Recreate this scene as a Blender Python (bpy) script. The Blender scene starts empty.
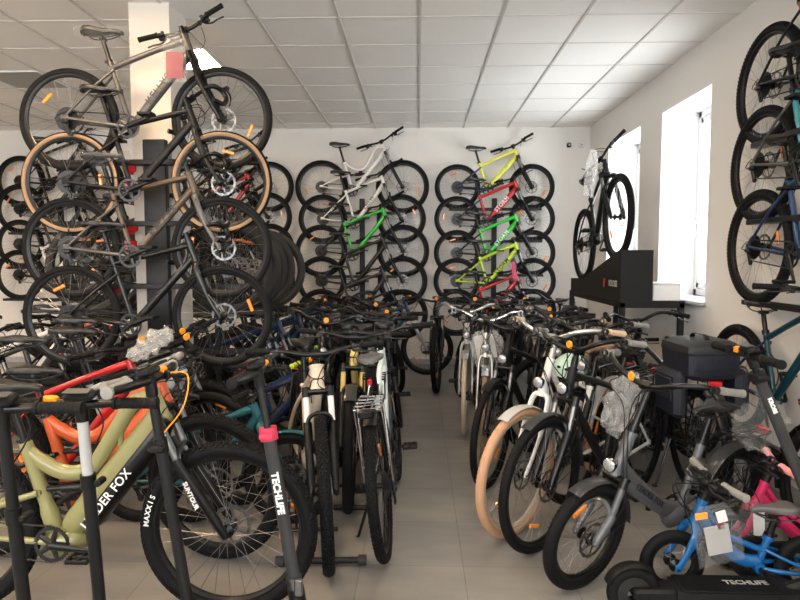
import bpy, bmesh, math, random
from mathutils import Vector, Matrix, Euler
R_ = math.radians
rnd = random.Random(7)
scene = bpy.context.scene
COL = scene.collection

# ---------------------------------------------------------------- materials
def mat(name, color, rough=0.5, metal=0.0, coat=0.0, spec=0.5, bump=None, trans=0.0, noise=None):
    m = bpy.data.materials.new(name); m.use_nodes = True
    nt = m.node_tree; b = nt.nodes['Principled BSDF']
    b.inputs['Base Color'].default_value = (*color, 1)
    b.inputs['Roughness'].default_value = rough
    b.inputs['Metallic'].default_value = metal
    b.inputs['Coat Weight'].default_value = coat
    b.inputs['Specular IOR Level'].default_value = spec
    if trans: b.inputs['Transmission Weight'].default_value = trans
    tc = None
    if bump or noise:
        tc = nt.nodes.new('ShaderNodeTexCoord')
    if bump:
        sc, st = bump
        n = nt.nodes.new('ShaderNodeTexNoise'); n.inputs['Scale'].default_value = sc
        n.inputs['Detail'].default_value = 4
        bp = nt.nodes.new('ShaderNodeBump'); bp.inputs['Strength'].default_value = st
        bp.inputs['Distance'].default_value = 0.01
        nt.links.new(tc.outputs['Object'], n.inputs['Vector'])
        nt.links.new(n.outputs['Fac'], bp.inputs['Height'])
        nt.links.new(bp.outputs['Normal'], b.inputs['Normal'])
    if noise:
        sc, amt = noise
        n = nt.nodes.new('ShaderNodeTexNoise'); n.inputs['Scale'].default_value = sc
        n.inputs['Detail'].default_value = 5
        mx = nt.nodes.new('ShaderNodeMix'); mx.data_type = 'RGBA'
        mx.inputs[6].default_value = (*[c*(1-amt) for c in color], 1)
        mx.inputs[7].default_value = (*[min(1, c*(1+amt)) for c in color], 1)
        nt.links.new(tc.outputs['Object'], n.inputs['Vector'])
        nt.links.new(n.outputs['Fac'], mx.inputs[0])
        nt.links.new(mx.outputs[2], b.inputs['Base Color'])
    return m

def film_mat(name, tint=(0.9, 0.9, 0.9), opacity=0.35, rough=0.15):
    m = bpy.data.materials.new(name); m.use_nodes = True
    nt = m.node_tree; nt.nodes.clear()
    out = nt.nodes.new('ShaderNodeOutputMaterial')
    tr = nt.nodes.new('ShaderNodeBsdfTransparent')
    pb = nt.nodes.new('ShaderNodeBsdfPrincipled')
    pb.inputs['Base Color'].default_value = (*tint, 1); pb.inputs['Roughness'].default_value = rough
    mx = nt.nodes.new('ShaderNodeMixShader'); mx.inputs[0].default_value = opacity
    tc = nt.nodes.new('ShaderNodeTexCoord')
    n = nt.nodes.new('ShaderNodeTexNoise'); n.inputs['Scale'].default_value = 28; n.inputs['Detail'].default_value = 4
    bp = nt.nodes.new('ShaderNodeBump'); bp.inputs['Strength'].default_value = 0.9; bp.inputs['Distance'].default_value = 0.02
    nt.links.new(tc.outputs['Object'], n.inputs['Vector'])
    nt.links.new(n.outputs['Fac'], bp.inputs['Height'])
    nt.links.new(bp.outputs['Normal'], pb.inputs['Normal'])
    nt.links.new(tr.outputs[0], mx.inputs[1]); nt.links.new(pb.outputs[0], mx.inputs[2])
    nt.links.new(mx.outputs[0], out.inputs[0])
    return m

def emit_mat(name, color, strength):
    m = bpy.data.materials.new(name); m.use_nodes = True
    nt = m.node_tree; nt.nodes.clear()
    out = nt.nodes.new('ShaderNodeOutputMaterial'); e = nt.nodes.new('ShaderNodeEmission')
    e.inputs[0].default_value = (*color, 1); e.inputs[1].default_value = strength
    nt.links.new(e.outputs[0], out.inputs[0]); return m

M = {}
def paint(key, color, rough=0.32, coat=0.5, metal=0.0):
    M[key] = mat('paint_'+key, color, rough, metal, coat, spec=0.3)
paint('black', (0.006, 0.006, 0.0065), 0.35, 0.3)
paint('matte_black', (0.007, 0.007, 0.0075), 0.5, 0.0)
paint('charcoal', (0.030, 0.030, 0.032), 0.45, 0.2)
paint('grey', (0.085, 0.08, 0.074), 0.4, 0.3, 0.2)
paint('ebike_grey', (0.10, 0.102, 0.108), 0.45, 0.3, 0.2)
paint('light_grey', (0.42, 0.42, 0.41), 0.4, 0.3)
paint('silver', (0.5, 0.5, 0.5), 0.3, 0.2, 0.8)
paint('white', (0.78, 0.76, 0.72), 0.35)
paint('cream_white', (0.66, 0.56, 0.45), 0.4)
paint('ice', (0.62, 0.74, 0.76), 0.35)
paint('olive', (0.235, 0.22, 0.092), 0.35)
paint('orange', (0.48, 0.075, 0.012), 0.35)
paint('copper', (0.35, 0.10, 0.03), 0.35)
paint('red', (0.45, 0.010, 0.014), 0.3)
paint('green', (0.03, 0.45, 0.04), 0.3)
paint('lime', (0.42, 0.56, 0.03), 0.3)
paint('yellow_lime', (0.72, 0.72, 0.10), 0.3)
paint('navy', (0.012, 0.022, 0.07), 0.35)
paint('blue', (0.010, 0.045, 0.12), 0.35)
paint('bright_blue', (0.006, 0.10, 0.29), 0.35)
paint('teal', (0.012, 0.10, 0.125), 0.35)
paint('dark_teal', (0.007, 0.040, 0.058), 0.35)
paint('turquoise', (0.05, 0.24, 0.27), 0.35)
paint('pink', (0.52, 0.02, 0.10), 0.3)
paint('gold', (0.55, 0.42, 0.15), 0.35, 0.3)
paint('bronze', (0.085, 0.06, 0.042), 0.4, 0.3, 0.2)
M['rubber'] = mat('tyre_rubber', (0.0075, 0.0075, 0.008), 0.66, spec=0.14, bump=(160, 0.25))
M['rubber_grey'] = mat('rubber_grey_highlit', (0.035, 0.034, 0.033), 0.75, spec=0.35, bump=(160, 0.25))  # grey rubber for stand feet; highlights put into colour on upper-tier tyres
M['tan_rubber'] = mat('tan_sidewall', (0.27, 0.165, 0.09), 0.7)
M['peach_rubber'] = mat('peach_tyre', (0.50, 0.285, 0.165), 0.65, bump=(120, 0.2))
M['cream_rubber'] = mat('cream_tyre', (0.45, 0.37, 0.28), 0.65)
M['brown_rubber'] = mat('brown_tyre', (0.22, 0.14, 0.08), 0.65)
M['rim'] = mat('rim_black', (0.007, 0.007, 0.0075), 0.35, 0.1, spec=.3)
M['rim_alu'] = mat('rim_alloy', (0.55, 0.55, 0.55), 0.28, 0.95)
M['spoke'] = mat('spoke_steel', (0.28, 0.28, 0.285), 0.35, 0.95)
M['spoke_dark'] = mat('spoke_black', (0.05, 0.05, 0.05), 0.35, 0.6)
M['steel'] = mat('steel', (0.20, 0.20, 0.205), 0.38, 1.0)
M['chrome'] = mat('chrome', (0.75, 0.75, 0.76), 0.12, 1.0)
M['dark_metal'] = mat('dark_metal', (0.035, 0.035, 0.036), 0.35, 0.7)
M['black_part'] = mat('black_alloy', (0.004, 0.004, 0.0045), 0.30, 0.0, spec=.35)
M['plastic'] = mat('black_plastic', (0.007, 0.007, 0.0075), 0.45, spec=.25)
M['grip'] = mat('black_grip', (0.007, 0.007, 0.007), 0.7, spec=.18, bump=(200, 0.4))
M['grey_grip'] = mat('grey_grip', (0.25, 0.24, 0.22), 0.7, bump=(200, 0.4))
M['peach_grip'] = mat('peach_grip', (0.62, 0.44, 0.28), 0.6)
M['pink_grip'] = mat('pink_grip', (0.75, 0.30, 0.30), 0.6)
M['saddle'] = mat('saddle_vinyl', (0.009, 0.009, 0.0095), 0.42, bump=(60, 0.08))
M['saddle_grey'] = mat('saddle_grey_vinyl', (0.10, 0.095, 0.09), 0.5, bump=(60, 0.08))
M['reflector'] = mat('orange_reflector', (0.85, 0.25, 0.02), 0.25, coat=0.6)
M['tag'] = mat('orange_tag', (0.95, 0.33, 0.02), 0.35)
M['red_lens'] = mat('red_lens', (0.55, 0.01, 0.015), 0.15, coat=0.8)
M['clear_lens'] = mat('headlight_lens', (0.40, 0.41, 0.42), 0.08, 0.4, coat=0.8)
M['text_white'] = mat('white_lettering', (0.8, 0.8, 0.78), 0.5)
M['text_grey'] = mat('grey_lettering', (0.35, 0.35, 0.34), 0.5)
M['text_black'] = mat('black_lettering', (0.015, 0.015, 0.015), 0.5)
M['text_red'] = mat('red_lettering', (0.6, 0.04, 0.02), 0.5)
M['film'] = film_mat('clear_film', (0.55, 0.55, 0.55), 0.08, 0.05)
M['film_white'] = film_mat('white_film', (0.72, 0.72, 0.71), 0.30, 0.08)
M['paper_red'] = mat('red_booklet', (0.20, 0.010, 0.022), 0.5)
M['paper_grey'] = mat('grey_leaflet', (0.38, 0.37, 0.36), 0.6)
M['paper'] = mat('white_paper', (0.8, 0.79, 0.76), 0.6)
M['cardboard'] = mat('cardboard', (0.45, 0.33, 0.20), 0.8)
M['stand_black'] = mat('black_board', (0.009, 0.009, 0.0095), 0.6, spec=.3)
M['rack_black'] = mat('rack_steel', (0.007, 0.007, 0.0075), 0.5, 0.1, spec=.4)
M['bag'] = mat('bag_nylon', (0.013, 0.0135, 0.015), 0.6, bump=(220, 0.3))
M['bag_navy'] = mat('bag_navy_nylon', (0.010, 0.012, 0.022), 0.55, bump=(220, 0.3))
M['pink_plastic'] = mat('pink_clamp', (0.55, 0.035, 0.085), 0.4)

# ---------------------------------------------------------------- mesh builder
class MB:
    def __init__(s): s.v = []; s.f = []
    def add(s, vs, fs, mtx=None):
        o = len(s.v)
        if mtx is None: s.v.extend(Vector(v) for v in vs)
        else: s.v.extend(mtx @ Vector(v) for v in vs)
        s.f.extend(tuple(i+o for i in f) for f in fs)
    def merge(s, other, mtx=None): s.add(other.v, other.f, mtx); return s
    def ring_loft(s, rings, cap=True, closed=False):
        n = len(rings[0]); vs = [p for r in rings for p in r]; fs = []
        m = len(rings)
        for i in range(m if closed else m-1):
            a = i*n; b = ((i+1) % m)*n
            for j in range(n):
                k = (j+1) % n
                fs.append((a+j, a+k, b+k, b+j))
        if cap and not closed:
            fs.append(tuple(range(n))[::-1]); fs.append(tuple((m-1)*n+i for i in range(n)))
        s.add(vs, fs)
    def tube(s, pts, r, seg=8, cap=True, flat=None, up=None, closed=False):
        """flat=(a,b): scale across two cross axes; up fixes the first cross axis."""
        P = [Vector(p) for p in pts]; n = len(P)
        rad = list(r) if hasattr(r, '__len__') else [r]*n
        rings = []; prev = None
        for i in range(n):
            if closed: t = P[(i+1) % n]-P[i-1]
            elif i == 0: t = P[1]-P[0]
            elif i == n-1: t = P[-1]-P[-2]
            else: t = (P[i+1]-P[i]).normalized()+(P[i]-P[i-1]).normalized()
            if t.length < 1e-9: t = Vector((0, 0, 1))
            t.normalize()
            if up is not None: u = Vector(up)
            elif prev is None: u = Vector((0, 1, 0)) if abs(t.y) < 0.9 else Vector((0, 0, 1))
            else: u = prev
            u = (u-t*u.dot(t))
            if u.length < 1e-6: u = t.orthogonal()
            u.normalize(); prev = u; w = t.cross(u)
            fa, fb = flat or (1, 1)
            rings.append([P[i]+(u*math.cos(2*math.pi*k/seg)*fa+w*math.sin(2*math.pi*k/seg)*fb)*rad[i] for k in range(seg)])
        s.ring_loft(rings, cap, closed)
        return s
    def box(s, c, d, mtx=None):
        x, y, z = (q/2 for q in d); c = Vector(c)
        vs = [Vector((a*x, b*y, e*z)) for a in (-1, 1) for b in (-1, 1) for e in (-1, 1)]
        if mtx is not None: vs = [mtx.to_3x3() @ v for v in vs]
        vs = [v+c for v in vs]
        s.add(vs, [(0, 1, 3, 2), (4, 6, 7, 5), (0, 4, 5, 1), (2, 3, 7, 6), (0, 2, 6, 4), (1, 5, 7, 3)])
        return s
    def bbox(s, c, d, bv=0.01, mtx=None):
        """bevelled box"""
        x, y, z = (q/2 for q in d); b = min(bv, x*.9, y*.9, z*.9)
        def sec(zz, ins):
            X, Y = x-ins, y-ins; q = max(b-ins, b*0.3)
            return [(X-q, -Y, zz), (X, -Y+q, zz), (X, Y-q, zz), (X-q, Y, zz), (-X+q, Y, zz), (-X, Y-q, zz), (-X, -Y+q, zz), (-X+q, -Y, zz)]
        t = MB(); t.ring_loft([[Vector(p) for p in sec(*a)] for a in ((-z, b), (-z+b, 0), (z-b, 0), (z, b))])
        T = Matrix.Translation(c)
        if mtx is not None: T = T @ mtx.to_4x4()
        s.add(t.v, t.f, T); return s
    def lathe(s, prof, seg=32, closed=False, c=(0, 0, 0)):
        """prof = [(radius, y)], about the y axis"""
        c = Vector(c); rings = []
        for k in range(seg):
            a = 2*math.pi*k/seg
            rings.append([c+Vector((r*math.cos(a), y, r*math.sin(a))) for r, y in prof])
        n = len(prof); vs = [p for r in rings for p in r]; fs = []
        for k in range(seg):
            a = k*n; b = ((k+1) % seg)*n
            for j in range(n if closed else n-1):
                q = (j+1) % n
                fs.append((a+j, a+q, b+q, b+j))
        s.add(vs, fs); return s
    def disc(s, r, y0, y1, seg=20, c=(0, 0, 0)):
        s.lathe([(0.0005, y0), (r, y0), (r, y1), (0.0005, y1)], seg, False, c); return s
    def extrude(s, poly, y0, y1):
        """polygon in xz extruded along y"""
        n = len(poly)
        vs = [(x, y0, z) for x, z in poly]+[(x, y1, z) for x, z in poly]
        fs = [tuple(range(n)), tuple(range(2*n-1, n-1, -1))]+[(i, i+n, (i+1) % n+n, (i+1) % n) for i in range(n)]
        s.add(vs, fs); return s
    def mesh(s, name, sharp=0.7, smooth=True):
        me = bpy.data.meshes.new(name)
        me.from_pydata([tuple(v) for v in s.v], [], s.f)
        bm = bmesh.new(); bm.from_mesh(me); bmesh.ops.recalc_face_normals(bm, faces=bm.faces); bm.to_mesh(me); bm.free()
        if smooth:
            me.shade_smooth(); me.set_sharp_from_angle(angle=sharp)
        me.materials.append(None)
        return me

def V(*a): return Vector(a)
def lerp(a, b, t): return a+(b-a)*t
def bez(p0, p1, p2, p3, n=10):
    r = []
    for i in range(n+1):
        t = i/n; u = 1-t
        r.append(Vector(p0)*u**3+Vector(p1)*3*u*u*t+Vector(p2)*3*u*t*t+Vector(p3)*t**3)
    return r
def spline(pts, n=6):
    P = [Vector(p) for p in pts]; out = []
    for i in range(len(P)-1):
        a = P[max(i-1, 0)]; b = P[i]; c = P[i+1]; d = P[min(i+2, len(P)-1)]
        for k in range(n):
            t = k/n
            out.append(0.5*((2*b)+(c-a)*t+(2*a-5*b+4*c-d)*t*t+(3*b-a-3*c+d)*t**3))
    out.append(P[-1]); return out

def obj(name, me, material=None, parent=None, mtx=None):
    o = bpy.data.objects.new(name, me); COL.objects.link(o)
    if material is not None and len(o.material_slots):
        o.material_slots[0].link = 'OBJECT'; o.material_slots[0].material = M[material] if isinstance(material, str) else material
    if parent is not None: o.parent = parent
    if mtx is not None: o.matrix_basis = mtx
    return o
def tag(o, label, cat, group=None, kind=None):
    if label: o['label'] = label
    if cat: o['category'] = cat
    if group: o['group'] = group
    if kind: o['kind'] = kind
    return o
def empty(name, mtx):
    o = bpy.data.objects.new(name, None); COL.objects.link(o); o.matrix_basis = mtx
    o.empty_display_size = 0.1
    return o
def struct(name, mb, material, parent=None, smooth=False):
    o = obj(name, mb.mesh(name, smooth=smooth), material, parent)
    if parent is None: o['kind'] = 'structure'
    return o

_text = {}
def text_mesh(txt, size, depth=0.0008, bold=0.0, spacing=1.0):
    """lettering in the xz plane, centred, reading towards -y"""
    k = (txt, round(size, 4), bold, spacing)
    if k in _text: return _text[k]
    cu = bpy.data.curves.new('lettering', 'FONT'); cu.body = txt; cu.size = size
    cu.extrude = depth; cu.align_x = 'CENTER'; cu.align_y = 'CENTER'; cu.offset = bold; cu.space_character = spacing
    cu.resolution_u = 3
    o = bpy.data.objects.new('lettering', cu); COL.objects.link(o)
    dg = bpy.context.evaluated_depsgraph_get()
    me = bpy.data.meshes.new_from_object(o.evaluated_get(dg)); me.name = 'lettering'
    bpy.data.objects.remove(o); bpy.data.curves.remove(cu)
    me.transform(Matrix.Rotation(math.pi/2, 4, 'X'))
    me.materials.clear(); me.materials.append(None)
    _text[k] = me; return me

# ---------------------------------------------------------------- wheels
_cache = {}
def cached(key, fn):
    if key not in _cache: _cache[key] = fn()
    return _cache[key]

def tyre_mesh(R, w, tread):
    """R outer radius, w width; tread: knob / street / slick"""
    mb = MB(); r = w/2; cr = R-r*1.0
    n = 14; prof = []
    kh = {'knob': 0.0035, 'street': 0.0006, 'slick': 0}[tread]
    for i in range(n+1):
        a = -math.pi*0.78+2*math.pi*0.78*i/n
        rr = r-(kh if abs(a) < 1.3 else 0)
        prof.append((cr+rr*math.cos(a), r*0.98*math.sin(a)))
    prof.append((cr-r*0.80, r*0.30)); prof.append((cr-r*0.80, -r*0.30))
    mb.lathe(prof, 72 if R > 0.2 else 44, True)
    if tread != 'slick':
        N = int(2*math.pi*R/(0.026 if tread == 'knob' else 0.021))
        rows = [(-0.16, 0.0, 0.011, 0.010), (0.16, 0.5, 0.011, 0.010), (-0.55, 0.5, 0.014, 0.010), (0.55, 0.0, 0.014, 0.010), (-0.95, 0.0, 0.013, 0.011), (0.95, 0.5, 0.013, 0.011)]
        if tread == 'street': rows = [(-0.25, 0, .015, .0035), (0.25, .5, .015, .0035), (-0.6, .5, .016, .004), (0.6, 0, .016, .004), (-0.9, 0, .012, .004), (0.9, .5, .012, .004)]
        sc = w/0.057
        for a, ph, lx, ly in rows:
            for k in range(N):
                th = 2*math.pi*(k+ph)/N
                h = 0.009 if tread == 'knob' else 0.005
                rad = cr+(r-h/2+(0.0025 if tread == 'knob' else 0.0006))*math.cos(a); y = (r-h/2+0.002)*math.sin(a)
                m = Matrix.Rotation(-th, 4, 'Y') @ Matrix.Translation((rad, y, 0)) @ Matrix.Rotation(a, 4, 'Z')
                # local x = outwards, y = across, z = along
                d = (h/2, ly*sc/2, lx/2)
                vs = [(sx*d[0], sy*d[1]*(0.82 if sx > 0 else 1), sz*d[2]*(0.85 if sx > 0 else 1)) for sx in (-1, 1) for sy in (-1, 1) for sz in (-1, 1)]
                mb.add(vs, [(4, 6, 7, 5), (0, 4, 5, 1), (2, 3, 7, 6), (0, 2, 6, 4), (1, 5, 7, 3)], m)
    return mb.mesh('tyre', 0.5)

def sidewall_mesh(R, w):
    mb = MB(); r = w/2; cr = R-r
    for s in (-1, 1):
        prof = []
        for i in range(7):
            a = 1.15+1.25*i/6
            prof.append((cr+(r+0.0008)*math.cos(a), s*(r*0.98+0.0008)*math.sin(a)))
        mb.lathe(prof, 72)
    return mb.mesh('sidewall')

def rim_mesh(R, w, depth=0.022):
    mb = MB(); b = R-w*0.86; y = w*0.30
    mb.lathe([(b+0.004, -y), (b+0.004, y), (b-depth*0.5, y*0.9), (b-depth, y*0.35), (b-depth, -y*0.35), (b-depth*0.5, -y*0.9)], 64, True)
    return mb.mesh('rim', 0.5)

def spokes_mesh(R, w, n=28, rad=0.0011, depth=0.022):
    mb = MB(); ro = R-w*0.86-depth+0.004
    for k in range(n):
        s = 1 if k % 2 else -1
        th = 2*math.pi*k/n; tw = R_(52)*(1 if (k//2) % 2 else -1)
        rh = 0.026
        p0 = V(rh*math.cos(th+tw), s*0.024, rh*math.sin(th+tw)); p1 = V(ro*math.cos(th), s*0.002, ro*math.sin(th))
        mb.tube([p0, p1], rad, 4, False)
    return mb.mesh('spokes')

def hub_mesh(rear):
    mb = MB()
    mb.lathe([(0.0005, -0.062), (0.008, -0.062), (0.008, -0.040), (0.018, -0.034), (0.029, -0.027), (0.029, -0.022), (0.014, -0.015), (0.014, 0.015), (0.029, 0.022), (0.029, 0.027), (0.018, 0.034), (0.008, 0.040), (0.008, 0.062), (0.0005, 0.062)], 20)
    return mb.mesh('hub')

def rotor_mesh(r=0.09):
    mb = MB(); y0, y1 = 0.036, 0.038; n = 48
    # braking ring with drilled slots (scalloped edges)
    prof_n = n
    rings = []
    for k in range(n):
        a = 2*math.pi*k/n; ro = r*(1.0 if k % 4 < 2 else 0.965); ri = r*(0.80 if k % 4 < 2 else 0.835)
        c, s = math.cos(a), math.sin(a)
        rings.append([V(ro*c, y0, ro*s), V(ro*c, y1, ro*s), V(ri*c, y1, ri*s), V(ri*c, y0, ri*s)])
    mb.ring_loft(rings, False, True)
    for k in range(6):
        a = 2*math.pi*k/6
        p = [V(0.022*math.cos(a), .037, .022*math.sin(a)), V(r*.5*math.cos(a+.35), .037, r*.5*math.sin(a+.35)), V(r*.84*math.cos(a+.5), .037, r*.84*math.sin(a+.5))]
        mb.tube(p, [0.007, 0.005, 0.005], 4, True, flat=(0.2, 1), up=(0, 1, 0))
    mb.lathe([(0.014, y0-.002), (0.024, y0-.002), (0.024, y1+.001), (0.014, y1+.001)], 18, True)
    return mb.mesh('brake_disc', 0.4)

def cassette_mesh(big=0.075, n=9):
    mb = MB()
    for i in range(n):
        r = big*(1-0.72*i/(n-1)); y = -0.026-0.0042*i
        T = max(11, int(r*2*math.pi/0.0127))
        prof = []
        for k in range(T*2):
            a = 2*math.pi*k/(T*2); q = r+(0.003 if k % 2 else -0.002)
            prof.append((q*math.cos(a), q*math.sin(a)))
        mb.extrude(prof, y-0.001, y+0.001)
    mb.lathe([(0.02, -0.06), (0.02, -0.024)], 14)
    return mb.mesh('cassette', 0.4)

def reflector_mesh(R):
    mb = MB(); rr = R*0.60
    m = Matrix.Rotation(R_(rnd.uniform(-20, 20)), 4, 'Y')
    mb.bbox((rr, 0, 0), (0.022, 0.012, 0.085), 0.004)
    return mb.mesh('reflector')

def arc_text(txt, R, size, a0, y, face=-1):
    """letters set around a tyre sidewall (seen from -y); a0 = angle of the middle (0 = +x, 90 = up)"""
    allv = MB(); step = size*0.78/R; n = len(txt)
    for i, ch in enumerate(txt):
        if ch == ' ': continue
        me = text_mesh(ch, size, 0.0006, 0.0008)
        a = a0-(i-(n-1)/2)*step
        m = Matrix.Translation((R*math.cos(a), y, R*math.sin(a))) @ Matrix.Rotation(-(a-math.pi/2), 4, 'Y')
        allv.add([v.co for v in me.vertices], [tuple(p.vertices) for p in me.polygons], m)
    return allv.mesh('tyre_lettering', smooth=False)
# ---------------------------------------------------------------- bicycle pieces
def saddle_mesh(L=0.275, W=0.15, T=0.045):
    """nose towards +x, origin on the rails below the middle, top near z=.06"""
    mb = MB(); secs = []
    data = [(-0.50, 0.30, .045), (-0.47, 0.60, .052), (-0.36, 0.94, .058), (-0.22, 1.0, .058), (-0.08, 0.78, .054), (0.06, 0.48, .051), (0.22, 0.30, .050), (0.38, 0.25, .047), (0.47, 0.20, .041), (0.50, 0.10, .034)]
    for t, wf, zt in data:
        x = t*L; w = wf*W/2; ring = []
        th = T*(0.95 if t < 0.1 else 0.75)
        for k in range(14):
            a = 2*math.pi*k/14
            c, s = math.cos(a), math.sin(a)
            y = w*math.copysign(abs(c)**0.7, c); z = zt+ (th*0.28*abs(s)**0.8 if s > 0 else -th*0.72*abs(s)**0.6*(0.5+0.5*abs(c)))
            if s > 0.9: z -= 0.004
            ring.append(V(x, y, z))
        secs.append(ring)
    mb.ring_loft(secs)
    return mb.mesh('saddle', 0.9)
def saddle_rails_mesh(L=0.275):
    mb = MB()
    for s in (-1, 1):
        mb.tube(spline([(-0.40*L, s*0.045, 0.030), (-0.25*L, s*0.03, 0.006), (0.12*L, s*0.022, 0.004), (0.42*L, s*0.008, 0.026)], 5), 0.0038, 6)
    mb.bbox((0, 0, 0.0), (0.035, 0.06, 0.022), 0.006)
    return mb.mesh('saddle_rails')
def pedal_mesh():
    mb = MB()
    for x in (-0.04, 0.04): mb.bbox((x, 0, 0), (0.012, 0.085, 0.020), 0.004)
    for y in (-0.038, 0.038): mb.bbox((0, y, 0), (0.085, 0.010, 0.016), 0.003)
    mb.tube([(0, -0.04, 0), (0, 0.055, 0)], 0.008, 8)
    mb.bbox((0, 0, 0), (0.085, 0.012, 0.014), 0.003)
    for x in (-0.044, 0.044):
        for y in (-.025, -.008, .01, .028): mb.box((x, y, .008), (.004, .004, .008))
    return mb.mesh('pedal')
def chainring_mesh(r=0.082):
    mb = MB(); T = int(r*2*math.pi/0.0127); rings = []
    for k in range(T*2):
        a = 2*math.pi*k/(T*2); ro = r+(0.003 if k % 2 else -0.002); ri = r-0.014
        c, s = math.cos(a), math.sin(a)
        rings.append([V(ro*c, -0.002, ro*s), V(ro*c, 0.002, ro*s), V(ri*c, 0.002, ri*s), V(ri*c, -0.002, ri*s)])
    mb.ring_loft(rings, False, True)
    for k in range(5):
        a = 2*math.pi*k/5
        mb.tube([V(0.012*math.cos(a), 0, 0.012*math.sin(a)), V((r-.010)*math.cos(a), 0, (r-.010)*math.sin(a))], [.014, .009], 4, True, flat=(.25, 1), up=(0, 1, 0))
    return mb.mesh('chainring', 0.4)
def guard_ring_mesh(r=0.092):
    mb = MB(); mb.lathe([(r-.03, -.005), (r, -.005), (r, -.002), (r-.03, -.002)], 36, True)
    return mb.mesh('chain_guard_ring', 0.4)
def grip_mesh(L=0.13, r=0.0165):
    """along +y from 0 to L"""
    mb = MB(); prof = [(0.0005, 0), (r*1.15, 0), (r*1.15, 0.010)]
    n = 9
    for i in range(n):
        y = .012+(L-.02)*i/n
        prof += [(r*.93, y), (r, y+.003), (r, y+(L-.02)/n-.003)]
    prof += [(r*1.1, L-.008), (r*1.1, L-.002), (r*.8, L), (0.0005, L)]
    mb.lathe(prof, 14); return mb.mesh('grip', 0.5)
def lever_mesh(s):
    """brake lever beside a bar that runs along y; s = side (+1 left); lever points outwards and down-forward"""
    mb = MB()
    mb.lathe([(0.019, -0.008), (0.019, 0.008), (0.010, 0.008), (0.010, -0.008)], 14, True)
    mb.bbox((0.026, s*0.012, -0.012), (0.032, 0.05, 0.02), 0.006)
    mb.tube(spline([(0.040, s*0.0, -0.016), (0.055, s*0.035, -0.022), (0.052, s*0.085, -0.024), (0.058, s*0.125, -0.026)], 4), [0.006]*12+[0.008], 6, flat=(1, .7))
    mb.bbox((0.006, -s*0.03, -0.020), (0.034, 0.026, 0.022), 0.006)
    mb.tube([(0.012, -s*.03, -.025), (-.018, -s*.012, -.032)], .004, 5)
    return mb.mesh('brake_lever')
def derailleur_mesh():
    mb = MB()
    mb.bbox((0.012, 0, -0.012), (0.05, 0.026, 0.03), .008)
    mb.bbox((0.022, 0.004, -0.055), (0.024, 0.012, 0.085), .005, Matrix.Rotation(R_(-22), 3, 'Y'))
    for c in ((0.015, 0.006, -0.032), (0.038, 0.006, -0.088)):
        mb.lathe([(.0005, -.004), (.019, -.004), (.019, .004), (.0005, .004)], 12, False, c)
    mb.tube(spline([(-.01, -.006, -.01), (-.05, -.006, 0), (-.03, 0, .03), (.01, .0, .045)], 4), .0028, 5)
    return mb.mesh('derailleur')
def fender_mesh(R, w, a0, a1, gap=0.016):
    mb = MB(); n = 22; rings = []; r = R+gap; hw = w/2
    for i in range(n+1):
        a = R_(lerp(a0, a1, i/n)); ring = []
        pts = []
        for k in range(7):
            b = -1.15+2.3*k/6; pts.append((r-0.35*hw+0.35*hw*math.cos(b)*1.0, hw*math.sin(b)/math.sin(1.15)))
        pts2 = [(q-0.0025, y*0.94) for q, y in reversed(pts)]
        for q, y in pts+pts2: ring.append(V(q*math.cos(a), y, q*math.sin(a)))
        rings.append(ring)
    mb.ring_loft(rings); return mb.mesh('mudguard', 0.8)
def fender_stay_mesh(R, w, angs, gap=0.012):
    mb = MB()
    for a in angs:
        a = R_(a)
        for s in (-1, 1):
            mb.tube([(0, s*0.066, 0), ((R+gap)*math.cos(a), s*w*0.5, (R+gap)*math.sin(a))], 0.0022, 5)
    return mb.mesh('mudguard_stay')
def headlight_mesh():
    mb = MB(); rot = MB()
    rot.lathe([(0.0005, -.035), (.016, -.030), (.030, .0), (.031, .018), (.029, .020)], 18)
    mb.merge(rot, Matrix.Rotation(R_(-90), 4, 'Z'))
    mb.bbox((-.025, 0, -.02), (.014, .014, .05), .004)
    return mb.mesh('headlight')
def lens_mesh(r=.029, x=.019):
    mb = MB(); t = MB(); t.lathe([(r, x), (r*.7, x+.006), (.0005, x+.008)], 18)
    mb.merge(t, Matrix.Rotation(R_(-90), 4, 'Z')); return mb.mesh('lens')
def rack_mesh(R, L=0.34, W=0.13):
    """rear carrier, origin at the rear axle"""
    mb = MB(); z = R+0.075; x0, x1 = -0.20, -0.20+L
    for s in (-1, 1):
        mb.tube(spline([(x1, s*.03, z-.01), (x1-.05, s*W/2, z), (x0+.04, s*W/2, z), (x0, s*W*.35, z)], 4), .005, 6)
        mb.tube([(0.0, s*.072, .02), (-.01, s*W/2, z)], .005, 6)
        mb.tube([(0.0, s*.072, .02), (x0+.06, s*W/2, z)], .0045, 6)
        mb.tube([(x1, s*.03, z-.01), (x1+.10, s*.025, z+.03)], .004, 6)
    for k in range(5):
        x = lerp(x0+.02, x1-.05, k/4); mb.tube([(x, -W/2, z), (x, W/2, z)], .004, 6)
    for y in (-.02, .02): mb.tube([(x0, y, z), (x1-.02, y, z)], .004, 6)
    return mb.mesh('carrier_rack')
def taillight_mesh():
    mb = MB(); mb.bbox((0, 0, 0), (.025, .075, .04), .008); return mb.mesh('tail_light')

class Model:
    def __init__(s): s.e = []
    def add(s, name, me, mk, parent=None, zone='', mtx=None):
        s.e.append((name, me, mk, parent, zone, mtx)); return len(s.e)-1

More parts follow.
